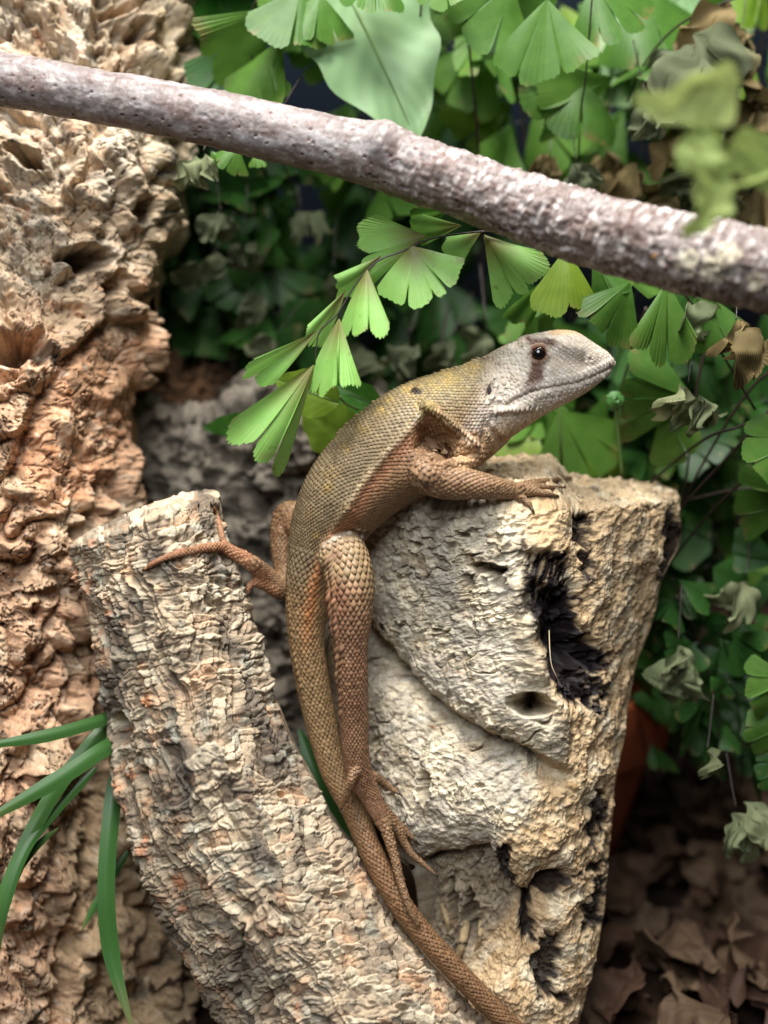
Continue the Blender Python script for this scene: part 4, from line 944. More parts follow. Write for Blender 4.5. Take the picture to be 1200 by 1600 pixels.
# ================================================================ plants
rnd = random.Random(11)
def leaf_mat(name, c0, c1, veins=0.35, vfreq=70.0, trans=0.35, base_c=None, rough=0.45, spots=0.0):
    m, nt, b = base_mat(name); N, L = nt.nodes, nt.links
    oi = N.new('ShaderNodeObjectInfo'); fan = N.new('ShaderNodeAttribute'); fan.attribute_name = 'fan'; rad = N.new('ShaderNodeAttribute'); rad.attribute_name = 'rad'
    tc = N.new('ShaderNodeTexCoord'); nz = N.new('ShaderNodeTexNoise'); nz.inputs['Scale'].default_value = 5; nz.inputs['Detail'].default_value = 5; L.new(tc.outputs['Object'], nz.inputs['Vector'])
    ad = N.new('ShaderNodeMath'); ad.operation = 'MULTIPLY_ADD'; ad.inputs[1].default_value = 0.6; L.new(oi.outputs['Random'], ad.inputs[0])
    sc = N.new('ShaderNodeMath'); sc.operation = 'MULTIPLY'; sc.inputs[1].default_value = 0.8; L.new(nz.outputs['Fac'], sc.inputs[0]); sc2 = N.new('ShaderNodeMath'); sc2.operation = 'SUBTRACT'; sc2.inputs[1].default_value = 0.2; L.new(sc.outputs[0], sc2.inputs[0]); L.new(sc2.outputs[0], ad.inputs[2])
    mx = N.new('ShaderNodeMix'); mx.data_type = 'RGBA'; mx.inputs['A'].default_value = (*c0, 1); mx.inputs['B'].default_value = (*c1, 1); L.new(ad.outputs[0], mx.inputs['Factor'])
    out = mx.outputs['Result']
    if base_c is not None:
        mr = N.new('ShaderNodeMapRange'); mr.inputs['From Min'].default_value = 0.62; mr.inputs['From Max'].default_value = 0.18; mr.inputs['To Max'].default_value = 0.75; L.new(rad.outputs['Fac'], mr.inputs['Value'])
        m2 = N.new('ShaderNodeMix'); m2.data_type = 'RGBA'; m2.inputs['B'].default_value = (*base_c, 1); L.new(mr.outputs['Result'], m2.inputs['Factor']); L.new(out, m2.inputs['A']); out = m2.outputs['Result']
    wv = N.new('ShaderNodeMath'); wv.operation = 'MULTIPLY'; wv.inputs[1].default_value = vfreq; L.new(fan.outputs['Fac'], wv.inputs[0])
    wn = N.new('ShaderNodeMath'); wn.operation = 'MULTIPLY_ADD'; wn.inputs[1].default_value = 2.5; L.new(nz.outputs['Fac'], wn.inputs[0]); L.new(wv.outputs[0], wn.inputs[2])
    sn = N.new('ShaderNodeMath'); sn.operation = 'SINE'; L.new(wn.outputs[0], sn.inputs[0])
    vm = N.new('ShaderNodeMapRange'); vm.inputs['From Min'].default_value = -1; vm.inputs['To Min'].default_value = 1 - veins * 0.6; vm.inputs['To Max'].default_value = 1 + veins * 0.4; L.new(sn.outputs[0], vm.inputs['Value'])
    m3 = N.new('ShaderNodeMix'); m3.data_type = 'RGBA'; m3.blend_type = 'MULTIPLY'; m3.inputs['Factor'].default_value = 1; L.new(out, m3.inputs['A']); L.new(vm.outputs['Result'], m3.inputs['B'])
    out = m3.outputs['Result']
    if spots > 0:
        vo = N.new('ShaderNodeTexNoise'); vo.inputs['Scale'].default_value = 7; L.new(tc.outputs['Object'], vo.inputs['Vector'])
        sp = N.new('ShaderNodeMapRange'); sp.inputs['From Min'].default_value = 0.66; sp.inputs['From Max'].default_value = 0.72; sp.inputs['To Max'].default_value = spots; L.new(vo.outputs['Fac'], sp.inputs['Value'])
        m4 = N.new('ShaderNodeMix'); m4.data_type = 'RGBA'; m4.inputs['B'].default_value = (0.10, 0.07, 0.03, 1); L.new(sp.outputs['Result'], m4.inputs['Factor']); L.new(out, m4.inputs['A']); out = m4.outputs['Result']
    e1 = N.new('ShaderNodeMapRange'); e1.inputs['From Min'].default_value = 0.80; e1.inputs['From Max'].default_value = 1.0; L.new(rad.outputs['Fac'], e1.inputs['Value'])
    n3 = N.new('ShaderNodeTexNoise'); n3.inputs['Scale'].default_value = 3.2; n3.inputs['Detail'].default_value = 3; L.new(tc.outputs['Object'], n3.inputs['Vector'])
    e2 = N.new('ShaderNodeMapRange'); e2.inputs['From Min'].default_value = 0.52; e2.inputs['From Max'].default_value = 0.66; e2.inputs['To Max'].default_value = 0.7; L.new(n3.outputs['Fac'], e2.inputs['Value'])
    e3 = N.new('ShaderNodeMath'); e3.operation = 'MULTIPLY'; L.new(e1.outputs['Result'], e3.inputs[0]); L.new(e2.outputs['Result'], e3.inputs[1])
    m5 = N.new('ShaderNodeMix'); m5.data_type = 'RGBA'; m5.inputs['B'].default_value = (0.24, 0.17, 0.07, 1); L.new(e3.outputs[0], m5.inputs['Factor']); L.new(out, m5.inputs['A']); out = m5.outputs['Result']
    L.new(out, b.inputs['Base Color']); b.inputs['Roughness'].default_value = rough; b.inputs['Specular IOR Level'].default_value = 0.3
    bp = N.new('ShaderNodeBump'); bp.inputs['Strength'].default_value = 0.05; bp.inputs['Distance'].default_value = 0.0001; L.new(sn.outputs[0], bp.inputs['Height']); L.new(bp.outputs['Normal'], b.inputs['Normal'])
    tr = N.new('ShaderNodeBsdfTranslucent'); L.new(out, tr.inputs['Color']); ms = N.new('ShaderNodeMixShader'); ms.inputs[0].default_value = trans
    L.new(b.outputs[0], ms.inputs[1]); L.new(tr.outputs[0], ms.inputs[2]); L.new(ms.outputs[0], N['Material Output'].inputs['Surface'])
    return m
G = lambda r, g, b_: tuple(float(x) for x in lin(r, g, b_))
M_FERN = leaf_mat('fern_bright', G(118,172,76), G(154,198,108), 0.18, 170, 0.35, G(112,84,52), spots=0.45)
M_FERN2 = leaf_mat('fern_green', G(54,96,32), G(104,144,60), 0.24, 150, 0.4, spots=0.3)
M_DRY_DIM = leaf_mat('fern_withered_dimmed', G(66,74,52), G(98,104,76), 0.4, 120, 0.2, rough=0.8)  # withered leaf colour darkened to put the hollow's shade into it
M_FERN_SHADE = leaf_mat('fern_shade_tint', G(28,64,24), G(56,96,38), 0.2, 190, 0.25)  # fern green darkened so the colour itself carries the thicket's shade
M_DRY = leaf_mat('fern_withered', G(104,116,82), G(144,148,110), 0.4, 150, 0.25, rough=0.7)
M_BROWN = leaf_mat('fern_dead', G(84,74,44), G(124,106,68), 0.8, 110, 0.2, rough=0.8)
M_OLIVE = leaf_mat('leaf_olive', G(132,152,80), G(168,180,108), 0.3, 40, 0.35, rough=0.6)
M_PALE = leaf_mat('leaf_pale', G(120,156,106), G(150,182,134), 0.12, 50, 0.45, rough=0.4)
M_BROAD = leaf_mat('leaf_broad', G(44,96,34), G(84,140,52), 0.12, 50, 0.35, rough=0.35)
M_YEL = leaf_mat('leaf_yellow_green', G(92,126,36), G(132,156,52), 0.12, 40, 0.4, rough=0.4)
M_BLADE = leaf_mat('grass_blade', G(38,76,32), G(70,108,54), 0.35, 40, 0.2, rough=0.36)
M_LITTER = leaf_mat('dead_leaf', G(54,37,28), G(86,62,46), 0.25, 40, 0.12, rough=0.75, spots=0.6)
M_LITTER2 = leaf_mat('dead_leaf_pale', G(78,60,45), G(108,86,65), 0.25, 40, 0.12, rough=0.75, spots=0.7)
M_STEM, nt, b_ = base_mat('fern_stem'); b_.inputs['Base Color'].default_value = (0.022, 0.012, 0.010, 1); b_.inputs['Roughness'].default_value = 0.35
M_GSTEM, nt, b_ = base_mat('green_stem'); b_.inputs['Base Color'].default_value = (0.09, 0.16, 0.04, 1); b_.inputs['Roughness'].default_value = 0.5

M_BUD, nt, b_ = base_mat('fern_bud_green'); b_.inputs['Base Color'].default_value = (0.09, 0.24, 0.06, 1); b_.inputs['Roughness'].default_value = 0.4
def pinna_mesh(name, half=40, notches=((-.3,.3),(.25,.4)), teeth=22, cup=0.15, wave=0.06, seed=0, crumple=0.0, long=1.0, asym=0.0, na=170, nr=8):
    """fan-shaped leaflet: point at the origin, fan along +Y, length 1; lobes cut in from the toothed margin"""
    r_ = np.random.default_rng(seed)
    f = np.linspace(-1, 1, na); h = math.radians(half); a = f * h
    R = 0.90 + 0.08 * np.cos(f * 1.2) + 0.045 * np.sin(f * 3.7 + seed * 1.3) + 0.03 * np.sin(f * 9 + seed * 2.1) + asym * f
    ed = [-1.0] + sorted(fc for fc, dp in notches) + [1.0]
    for e0, e1 in zip(ed[:-1], ed[1:]):                       # every lobe has its own rounded margin
        l = (f - (e0 + e1) / 2) / ((e1 - e0) / 2); m = (f >= e0) & (f <= e1); R = np.where(m, R * (1 - 0.10 * np.abs(l) ** 4), R)
    fj = f * teeth * half / 40 + 0.35 * np.sin(f * 13 + seed); R = R + (0.022 + 0.014 * np.sin(f * 17 + seed)) * (np.abs((fj % 1) - 0.5) * 2 - 0.5) + 0.008 * np.sin(f * 61 + seed)
    for fc, dp in notches: R = R - dp * np.exp(-(np.abs(f - fc) / (0.020 if half < 45 else 0.015)) ** 1.4)
    u = np.linspace(0.02, 1, nr)[:, None]
    rr = u * R[None]
    x = rr * np.sin(a)[None] ; y = rr * np.cos(a)[None] * long
    z = -cup * (x ** 2 * 1.6 + (rr ** 2) * 0.5) + wave * u * np.sin(f * 3.3 + seed)[None] 
    z = z + 0.30 * math.sin(seed * 2.3) * x * y + 0.07 * np.sin(4 * x + seed * 1.7) * u + 0.10 * math.cos(seed * 1.9) * u ** 3 * np.cos(f * 2.2 + seed)[None]
    if crumple > 0:
        P = np.stack([x * 2.2, y * 2.2, x * 0 + seed], -1)
        th = crumple * 2.6 * (x + 0.35 * noise3(P, seed + 3)); 
        x, z = np.sin(th) / (crumple * 2.6), z + (1 - np.cos(th)) / (crumple * 2.6) * 0.8
        z = z + crumple * 0.5 * noise3(P * 1.4, seed + 4) * u; y = y + crumple * 0.30 * noise3(P * 1.2 + 5, seed + 5) * u
        ph = crumple * 1.1 * y; y, z = np.sin(ph) / (crumple * 1.1) * 1.0, z - (1 - np.cos(ph)) / (crumple * 1.1) * 0.7
    v = np.stack([x, y, z], -1).reshape(-1, 3)
    return mk_mesh(name, v, grid_faces(nr, na), None, {'fan': np.tile(f, nr), 'rad': np.repeat(u[:, 0], na)})
def broad_mesh(name, wid=0.32, cup=0.2, bend=0.3, seed=0, crumple=0.0, nu=26, nv=15, blunt=0.0):
    u = np.linspace(0, 1, nu)[:, None]; w_ = np.linspace(-1, 1, nv)[None]
    prof = wid * (np.sin(np.pi * np.clip(u, 0, 1) ** (0.75 + 0.25 * blunt)) ** (0.8 - 0.3 * blunt) + 0.004)
    x = w_ * prof * (1 + 0.05 * np.sin(u * 23 + seed)); y = u + 0 * w_
    z = cup * np.abs(x) - bend * u ** 2 * 0.5 + 0.02 * np.sin(u * 19 + w_ * 2 + seed) * np.abs(w_)
    z = z - 0.012 * np.exp(-(w_ / 0.09) ** 2)
    if crumple > 0:
        P = np.stack([x * 3, y * 3, x * 0 + seed * 1.7], -1)
        th = crumple * 3 * (x + 0.2 * noise3(P, seed + 3)); x, z = np.sin(th) / (crumple * 3), z + (1 - np.cos(th)) / (crumple * 3)
        z = z + crumple * 0.35 * noise3(P, seed + 4) + crumple * 0.10 * noise3(P * 2.7, seed + 5); y = y + crumple * 0.10 * noise3(P + 9, seed + 6)
    v = np.stack([x, y, z], -1).reshape(-1, 3)
    return mk_mesh(name, v, grid_faces(nu, nv), None, {'fan': (u * 1.0 - np.abs(w_) * 0.35 + 0 * w_).ravel(), 'rad': (u + 0 * w_).ravel()})

NOT = [((-.3,.3),(.28,.45)), ((0.05,.5),), ((-.45,.2),(-.02,.42),(.5,.22)), ((.3,.35),), ((-.15,.45),(.5,.3)), ((-.1,.15),)]
PIN = [pinna_mesh('leaflet_fan', h, NOT[k % 6], 20 + k, 0.12 + 0.05 * (k % 3), 0.05, k, 0, 1.0, 0.06 * (-1) ** k) for k, h in enumerate((46, 38, 52, 34, 42, 30, 55, 48))]
PIN += [pinna_mesh('leaflet_fan', h, nt_, 26, 0.16, 0.07, 90 + k, 0, 1.0, a_) for k, (h, nt_, a_) in enumerate(((34, ((-.2,.3),(.4,.35)), 0.24), (40, ((.1,.4),), -0.26), (28, ((-.4,.2),(.3,.3)), 0.3), (44, ((-.5,.25),(0,.3),(.45,.35)), -0.22)))]
CRM = [pinna_mesh('leaflet_withered', 36 + 4 * k, NOT[k % 6], 14, 0.2, 0.1, 30 + k, 0.55 + 0.16 * k, na=48, nr=14) for k in range(6)]
BRD = [broad_mesh('leaf_blade', w_, c_, b2, k) for k, (w_, c_, b2) in enumerate(((0.34,0.15,0.2),(0.25,0.25,0.4),(0.40,0.1,0.1)))]
LIT = [broad_mesh('litter_leaf', 0.30 + 0.05 * k, 0.1, 0.2, k + 5, 0.45 + 0.13 * k, 30, 18) for k in range(6)]

def orient(dir_deg, pitch, roll):
    a = math.radians(dir_deg); p = math.radians(pitch)
    y = Vector((math.cos(a) * math.cos(p), -math.sin(a) * math.cos(p), -math.sin(p)))
    n = Vector((0, 0, -1)); n = n - y * n.dot(y)
    if n.length < 1e-3: n = Vector((0, 1, 0))
    n.normalize(); n = Matrix.Rotation(math.radians(roll), 3, y) @ n; x = y.cross(n)
    R = Matrix((x, y, n)).transposed()
    C = Matrix(((1, 0, 0), (0, ST, CT), (0, CT, -ST)))   # camera -> world directions
    return C @ R
def put(name, me, mat, parent, px, py, off, dir_deg, length, pitch=0, roll=0, wide=1.0):
    o = bpy.data.objects.new(name, me); col.objects.link(o)
    if not me.materials: me.materials.append(None)
    o.material_slots[0].link = 'OBJECT'; o.material_slots[0].material = mat
    s = length * (D0 + off * 0.001) / F
    M = orient(dir_deg, pitch, roll).to_4x4() @ Matrix.Diagonal((s * wide, s, s, 1)); loc = Vector(W(px, py, off))
    if parent is not None: loc = loc - parent.location; o.parent = parent
    o.matrix_local = Matrix.Translation(loc) @ M
    return o
def stem(name, rows, r0, r1, mat, parent, n=40):
    """rows (px, py, off); radius in photo px"""
    p = smooth_path(rows, n); w_ = to_world(cam_pt(p[:, 0], p[:, 1], p[:, 2]))
    r = np.linspace(r0, r1, n) * PX
    l = np.array(parent.location) if parent is not None else np.zeros(3)
    return obj(name, tube_mesh(name, w_ - l, r, 7), mat, parent)
def frond(label, group, rows, leaflets, mat, smat=None, r0=2.2, r1=1.1, cat='fern', name='fern_frond'):
    root = empty(name, W(*rows[0]), label, cat, group)
    stem('stalk', rows, r0, r1, smat or M_STEM, root)
    for L in leaflets:
        (px, py, off, d, ln), kw = L[:5], (L[5] if len(L) > 5 else {})
        me = kw.get('me', PIN[rnd.randrange(len(PIN))]); put('leaflet', me, kw.get('mat', mat), root, px, py, off, d, ln, kw.get('pitch', 0), kw.get('roll', 0), kw.get('wide', 1))
        if 'from' in kw: stem('leaflet_stalk', [(*kw['from'], off), ((px + kw['from'][0]) / 2, (py + kw['from'][1]) / 2 - 1, off), (px, py, off)], 1.0, 0.8, M_STEM, root, 6)
    return root
def H(half, notches, seed, **k): return pinna_mesh('leaflet_fan', half, notches, seed=seed, **k)
# ---- the frond that hangs in front of the lizard's back
hero = [
 (643,384,-8, 70, 98, dict(me=H(60, ((-.40,.34),(.28,.46),(.05,.10)), 50, cup=.10, teeth=30), pitch=12, roll=8)),
 (668,369,-4, 181, 118, dict(me=H(27, ((.55,.12),), 51, cup=.15), pitch=-10, roll=-10)),
 (662,372,-3, 152, 150, dict(me=H(13, (), 63, cup=.15), pitch=-10, roll=-20)),
 (574,420,-9, 97, 118, dict(me=H(27, ((.35,.16),(-.3,.08)), 52, cup=.15), pitch=14, roll=-18)),
 (597,398,-7, 138, 92, dict(me=H(17, (), 53, cup=.3), pitch=5, roll=25)),
 (541,452,-7, 121, 104, dict(me=H(16, ((.2,.2),), 54, cup=.3), pitch=0, roll=22)),
 (497,516,-7, 139, 132, dict(me=H(14, ((.1,.25),), 55, cup=.3), pitch=8, roll=30)),
 (530,496,-8, 96, 126, dict(me=H(24, ((.32,.46),(-.5,.10)), 56, cup=.15), pitch=10, roll=-12)),
 (492,568,-8, 124, 182, dict(me=H(21, ((.55,.34),(-.1,.28)), 57, cup=.15), pitch=6, roll=10)),
 (755,366,-5, 50, 116, dict(me=H(32, ((.0,.06),(-.35,.12)), 58, cup=.15), pitch=10)),
 (752,362,-5, 152, 66, dict(me=H(30, (), 59, cup=.2), pitch=-5, roll=-15)),
 (722,352,-3, 176, 82, dict(me=H(22, (), 60, cup=.2), pitch=-10, roll=20)),
 (700,330,-1, 165, 60, dict(me=H(25, (), 61, cup=.2), pitch=-10, roll=30, mat=M_FERN2)),
]
frond('bright green maidenhair frond arching down beside the lizard back', None,
  [(930,392,-6),(850,375,-6),(770,362,-6),(715,366,-6),(670,374,-7),(630,392,-8),(590,408,-8),(560,438,-8),(540,470,-8),(526,492,-8),(508,508,-8),(498,520,-8),(494,545,-8),(492,570,-8)], hero, M_FERN, r0=1.8, r1=1.0)
# ---- leaflets hanging under the branch above the head
f2 = [
 (884,388,2, 92, 110, dict(me=H(36, ((.1,.06),), 70, cup=.2), pitch=12, mat=M_YEL)),
 (925,398,3, 60, 84, dict(me=H(30, ((-.2,.2),), 71, cup=.2), pitch=5)),
 (985,440,2, 118, 104, dict(me=H(42, ((.05,.42),(-.5,.12)), 72, cup=.15), pitch=10, roll=12)),
 (1042,438,4, 94, 128, dict(me=H(30, ((.12,.34),(-.4,.1)), 73, cup=.15), pitch=8, roll=-8)),
 (945,412,5, 14, 104, dict(me=H(24, ((.1,.15),), 74, cup=.2), pitch=0, roll=10)),
 (870,420,8, 128, 110, dict(me=H(16, (), 75, cup=.2), pitch=0, roll=30)),
 (900,440,12, 140, 90, dict(me=H(14, (), 76, cup=.2), pitch=0, roll=-30)),
 (1090,445,6, 70, 110, dict(me=H(32, ((.2,.3),), 77, cup=.2), pitch=5)),
]
frond('yellow-green maidenhair leaflets hanging under the branch above the lizard head', None,
  [(1180,640,20),(1120,540,14),(1060,450,8),(990,425,4),(930,400,3),(880,388,2)], f2, M_FERN2, r0=2.4, r1=1.0)
frond('small pair of green leaflets peeping out under the thin end of the branch', None, [(470,120,22),(420,200,20),(385,232,18),(372,236,17)],
  [(372,230,16,118,44, dict(pitch=8, me=PIN[2])), (400,240,17,85,24, dict(pitch=8, me=PIN[4])), (330,236,17,60,26, dict(pitch=5, me=PIN[1]))], M_FERN2, r0=1.6, r1=0.9)
# ---- big leaflets along the top
frond('fan-shaped fern leaflets on a wiry stalk above the branch knot', None, [(640,560,70),(646,300,55),(640,210,45),(640,120,36),(656,30,26),(660,-40,20)],
  [(585,-60,16,100,90,dict(me=PIN[0],pitch=10)), (500,-10,18,95,80,dict(me=PIN[2],pitch=10)), (690,-50,14,95,66,dict(me=PIN[6],pitch=5)), (470,-20,18,100,110,dict(me=PIN[7],pitch=15,roll=15)), (505,-40,20,125,110,dict(me=PIN[1],pitch=5,roll=20))], M_FERN2, r0=2.4, r1=1.6)
frond('green fern leaflets pressed against the cork trunk above the branch', None, [(470,330,60),(430,220,40),(400,120,28),(390,30,22),(420,-40,20)],
  [(440,10,22,140,150,dict(me=PIN[5],pitch=0,roll=25)), (440,60,24,118,120,dict(me=PIN[3],pitch=5,roll=-15)), (420,100,24,80,64,dict(me=PIN[1],pitch=5)), (380,60,30,110,120,dict(me=PIN[0],pitch=0,roll=20,mat=M_FERN_SHADE))], M_FERN2, r0=2.0, r1=1.2)
frond('large fan leaflet with fine ribs on a black stalk hanging over the branch', None, [(760,560,80),(748,250,46),(738,120,34),(726,20,26),(720,-40,20)],
  [(855,-2,14,92,132,dict(me=H(44,((-.45,.10),(.3,.14)),80,cup=.2,teeth=34),pitch=10)), (800,-30,20,120,120,dict(me=PIN[6],pitch=5,roll=20)), (905,120,30,110,110,dict(me=H(60,((-.3,.4),(.35,.3)),81,cup=.2),pitch=25)), (960,120,32,150,150,dict(me=H(30,((.0,.2),),82,cup=.25),pitch=15,roll=40)),
   (1080,80,34,150,130,dict(me=PIN[1],pitch=20,roll=-40)), (1000,-20,40,70,150,dict(me=PIN[2],pitch=10)), (760,60,50,120,120,dict(me=PIN[4],pitch=0))], M_FERN2, r0=3.0, r1=1.8)
frond('thin black fern stalk with pale leaflets right of the rib-veined leaflet', None, [(890,620,70),(905,220,30),(915,120,22),(925,0,16),(930,-40,14)],
  [(925,-30,20,60,110,dict(me=PIN[2],pitch=10)), (1010,-10,46,110,130,dict(me=PIN[8],mat=M_PALE,pitch=0)), (900,220,60,100,100,dict(me=PIN[1]))], M_FERN2, r0=1.8, r1=1.3)
frond('slanting dark stalk among the dried leaflets near the top corner', None, [(980,160,40),(1010,95,34),(1060,40,28),(1130,5,22),(1200,-20,18)],
  [(1140,0,22,130,90,dict(me=CRM[1],mat=M_BROWN)), (1060,40,30,60,80,dict(me=CRM[2],mat=M_BROWN))], M_BROWN, r0=2.2, r1=2.0)
# ---- mid distance: behind snout, right edge
frond('broad green fan leaflets behind the lizard snout', None, [(880,900,44),(878,760,36),(876,690,30),(872,600,30)],
  [(876,800,40,200,160,dict(me=PIN[6],pitch=0,mat=M_YEL)), (872,640,38,60,130,dict(me=PIN[2],pitch=0)), (880,700,44,130,150,dict(me=PIN[0],mat=M_YEL)), (1085,625,22,190,122,dict(me=H(46,((-.2,.3),(.2,.34),(.6,.2)),90,cup=.2),pitch=5)), (1030,640,26,60,90,dict(me=PIN[1])),
   (800,720,40,150,120,dict(me=PIN[7],mat=M_FERN_SHADE)), (940,760,50,30,140,dict(me=PIN[2])), (960,660,50,120,110,dict(me=PIN[4],mat=M_YEL))], M_FERN2, M_GSTEM, r0=3.4, r1=2.4)
frond('round toothed leaflet cut off by the picture edge beside the black stems', None, [(1260,900,16),(1250,800,12),(1235,700,8)],
  [(1245,690,6,170,88,dict(me=PIN[6],pitch=10)), (1260,780,20,190,110,dict(me=PIN[2]))], M_FERN2, r0=1.8, r1=1.2)
frond('green leaflets hanging low at the edge over the leaf litter', None, [(1260,1330,24),(1250,1200,20),(1235,1080,18),(1240,1000,16)],
  [(1235,1060,14,170,80,dict(me=PIN[0],pitch=10)), (1230,1130,16,150,70,dict(me=PIN[2])), (1240,1190,18,170,64,dict(me=PIN[4],mat=M_FERN_SHADE)), (1220,880,30,200,80,dict(me=PIN[3],mat=M_FERN_SHADE)), (1200,1000,34,120,90,dict(me=PIN[6],mat=M_FERN_SHADE))], M_FERN2, r0=1.8, r1=1.2)
# wiry black stems crossing at the right
k = 0
for rows in ([(1230,640,14),(1160,665,18),(1095,690,22),(1000,770,34),(940,840,44)], [(1230,610,20),(1150,700,24),(1060,800,32),(1000,900,40)], [(1120,470,30),(1090,600,32),(1070,760,36),(1040,900,44)], [(1200,720,22),(1120,790,30),(1030,900,42)],
             [(1260,560,18),(1180,600,24),(1090,740,34),(1040,860,44)], [(1010,480,30),(985,560,34),(960,640,40)], [(1240,760,30),(1150,765,36),(1040,790,44)], [(700,480,70),(690,560,60),(720,640,60)]):
    o = empty('bare_fern_stalk', W(*rows[-1])); stem('stalk', rows, 3.0, 2.0, M_STEM, o, 30); tag(o, 'bare black fern stem in the tangle behind the stump', 'fern', 'bare black fern stems')
# ---- withered leaflets
def withered(lab, px, py, off, d, ln, mat, n=3, grp=None, sd=0):
    r_ = random.Random(sd + int(px) * 7 + int(py)); root = empty('withered_fern', W(px, py, off), lab, 'dead fern', grp)
    stem('stalk', [(px + 60 * math.cos(math.radians(d + 180)), py + 60 * math.sin(math.radians(d + 180)) - 30, off + 6), (px + 20 * math.cos(math.radians(d + 180)), py + 20 * math.sin(math.radians(d + 180)) - 6, off + 2), (px, py, off)], 1.3, 0.9, M_STEM, root, 12)
    for i in range(n):
        put('leaflet', CRM[r_.randrange(6)], mat, root, px + r_.uniform(-14, 14), py + r_.uniform(-10, 14) + i * 8, off + r_.uniform(-2, 3), d + r_.uniform(-45, 45), ln * r_.uniform(0.7, 1.1), r_.uniform(-25, 35), r_.uniform(-60, 60))
withered('pale withered leaflet curled like crumpled paper behind the stump top', 1075,600,8,100,84,M_DRY,3)
withered('dry grey leaflet hanging under the thick end of the branch', 1090,470,4,80,90,M_DRY,2)
withered('twisted straw-coloured leaflet hanging over the black stems', 1150,500,2,95,110,M_BROWN,2)
withered('limp grey-green leaflet cluster above the terracotta pot', 1060,1000,22,95,88,M_DRY,4)
withered('folded grey-green leaf tip dangling over the leaf litter', 1105,1170,18,100,84,M_DRY,1)
withered('shrivelled pale fern sprig near the bottom edge leaflets', 1150,1260,22,75,90,M_DRY,3)
withered('small pale curled leaflet against the cork trunk under the branch', 318,236,16,110,60,M_DRY,2)
withered('grey-green withered leaflets beside the stump shoulder', 1165,900,26,100,90,M_DRY,3)
for i, (x, y, d, ln) in enumerate(((1090,60,95,130),(1160,40,100,150),(1200,150,120,140),(1150,190,95,120),(1120,250,110,100),(1040,200,80,90),(1000,250,100,80),(950,230,95,90),(900,250,80,80),(1060,290,120,90),(860,240,90,60),(1190,280,100,110),(1010,150,70,80))):
    withered('dead brown curled leaflet in the dry clump above the branch', x, y, 24 + (i % 4) * 8, d, ln, M_BROWN if i % 4 else M_DRY_DIM, 3, 'dead leaflets above the branch', i)
for i, (x, y, off) in enumerate(((345,330,44),(380,370,50),(400,440,55),(330,400,52),(430,520,58),(470,330,60),(520,420,60),(640,520,50),(700,530,56),(600,560,62),(760,500,50))):
    withered('withered leaflet tinted darker for the shade behind the hanging frond', x, y, off, 80 + 17 * (i % 5), 62, M_DRY_DIM, 2, 'withered leaflets in the dark', i)
# ---- broad leaves
def single_leaf(name, label, rows, me, mat, px, py, off, d, ln, pitch, roll, rib=True, wide=1.0):
    root = empty(name, W(*rows[0]), label, 'leaf'); stem('leaf_stalk', rows, 2.6, 2.0, M_GSTEM, root, 16)
    b = put('blade', me, mat, root, px, py, off, d, ln, pitch, roll, wide)
    if rib:
        
        tb = tube_mesh('midrib', np.array([[0, 0.02, 0.004], [0, 0.3, 0.0], [0, 0.6, -0.0], [0, 0.9, -0.0]]) * [1, 1, 0] + np.array([[0, 0, -0.5 * 0.2 * y * y - 0.008] for y in (0.02, .3, .6, .9)]), [0.011, 0.010, 0.007, 0.002], 6)
        o = bpy.data.objects.new('midrib', tb); col.objects.link(o); tb.materials.append(M_GSTEM); o.parent = b
single_leaf('broad_leaf', 'large pale green pointed leaf behind the branch knot', [(500,-90,60),(520,-60,52),(535,-40,46)], BRD[0], M_PALE, 520,-60,26, 64, 310, 5, 8, wide=1.0)
single_leaf('broad_leaf', 'pale leaf behind the large rib-veined fern leaflet', [(900,-60,60),(860,-20,56),(830,0,52)], BRD[1], M_PALE, 720,-20,56, 40, 210, 5, -10)
single_leaf('broad_leaf', 'whitish green leaf behind the slanting dark stalk', [(1100,-60,60),(1060,-30,56),(1040,-10,52)], BRD[2], M_PALE, 1080,-30,54, 130, 200, 5, 10)
single_leaf('broad_leaf', 'dark green broad leaf tucked behind the cork trunk top', [(300,-80,50),(310,-60,44),(320,-40,40)], BRD[2], M_BROAD, 330,-50,38, 75, 170, 5, 20)
single_leaf('broad_leaf', 'yellow-green leaf just behind the lizard back', [(560,760,40),(545,720,34),(535,690,28)], BRD[2], M_YEL, 560,700,26, 215, 110, 5, 10)
single_leaf('broad_leaf', 'narrow green leaf pointing at the lizard shoulder from behind', [(610,700,40),(600,660,34),(590,640,30)], BRD[1], M_BROAD, 600,640,26, 205, 110, 5, 20)
single_leaf('broad_leaf', 'small green leaf lying on the grey log', [(300,700,60),(320,690,54),(340,680,48)], BRD[1], M_BROAD, 395,655,36, 165, 80, 0, 30)
single_leaf('broad_leaf', 'pale yellow-green leaflet tip behind the lowest hanging leaflet', [(560,640,20),(540,630,16),(530,620,12)], BRD[0], M_YEL, 530,630,8, 200, 110, 0, 15)
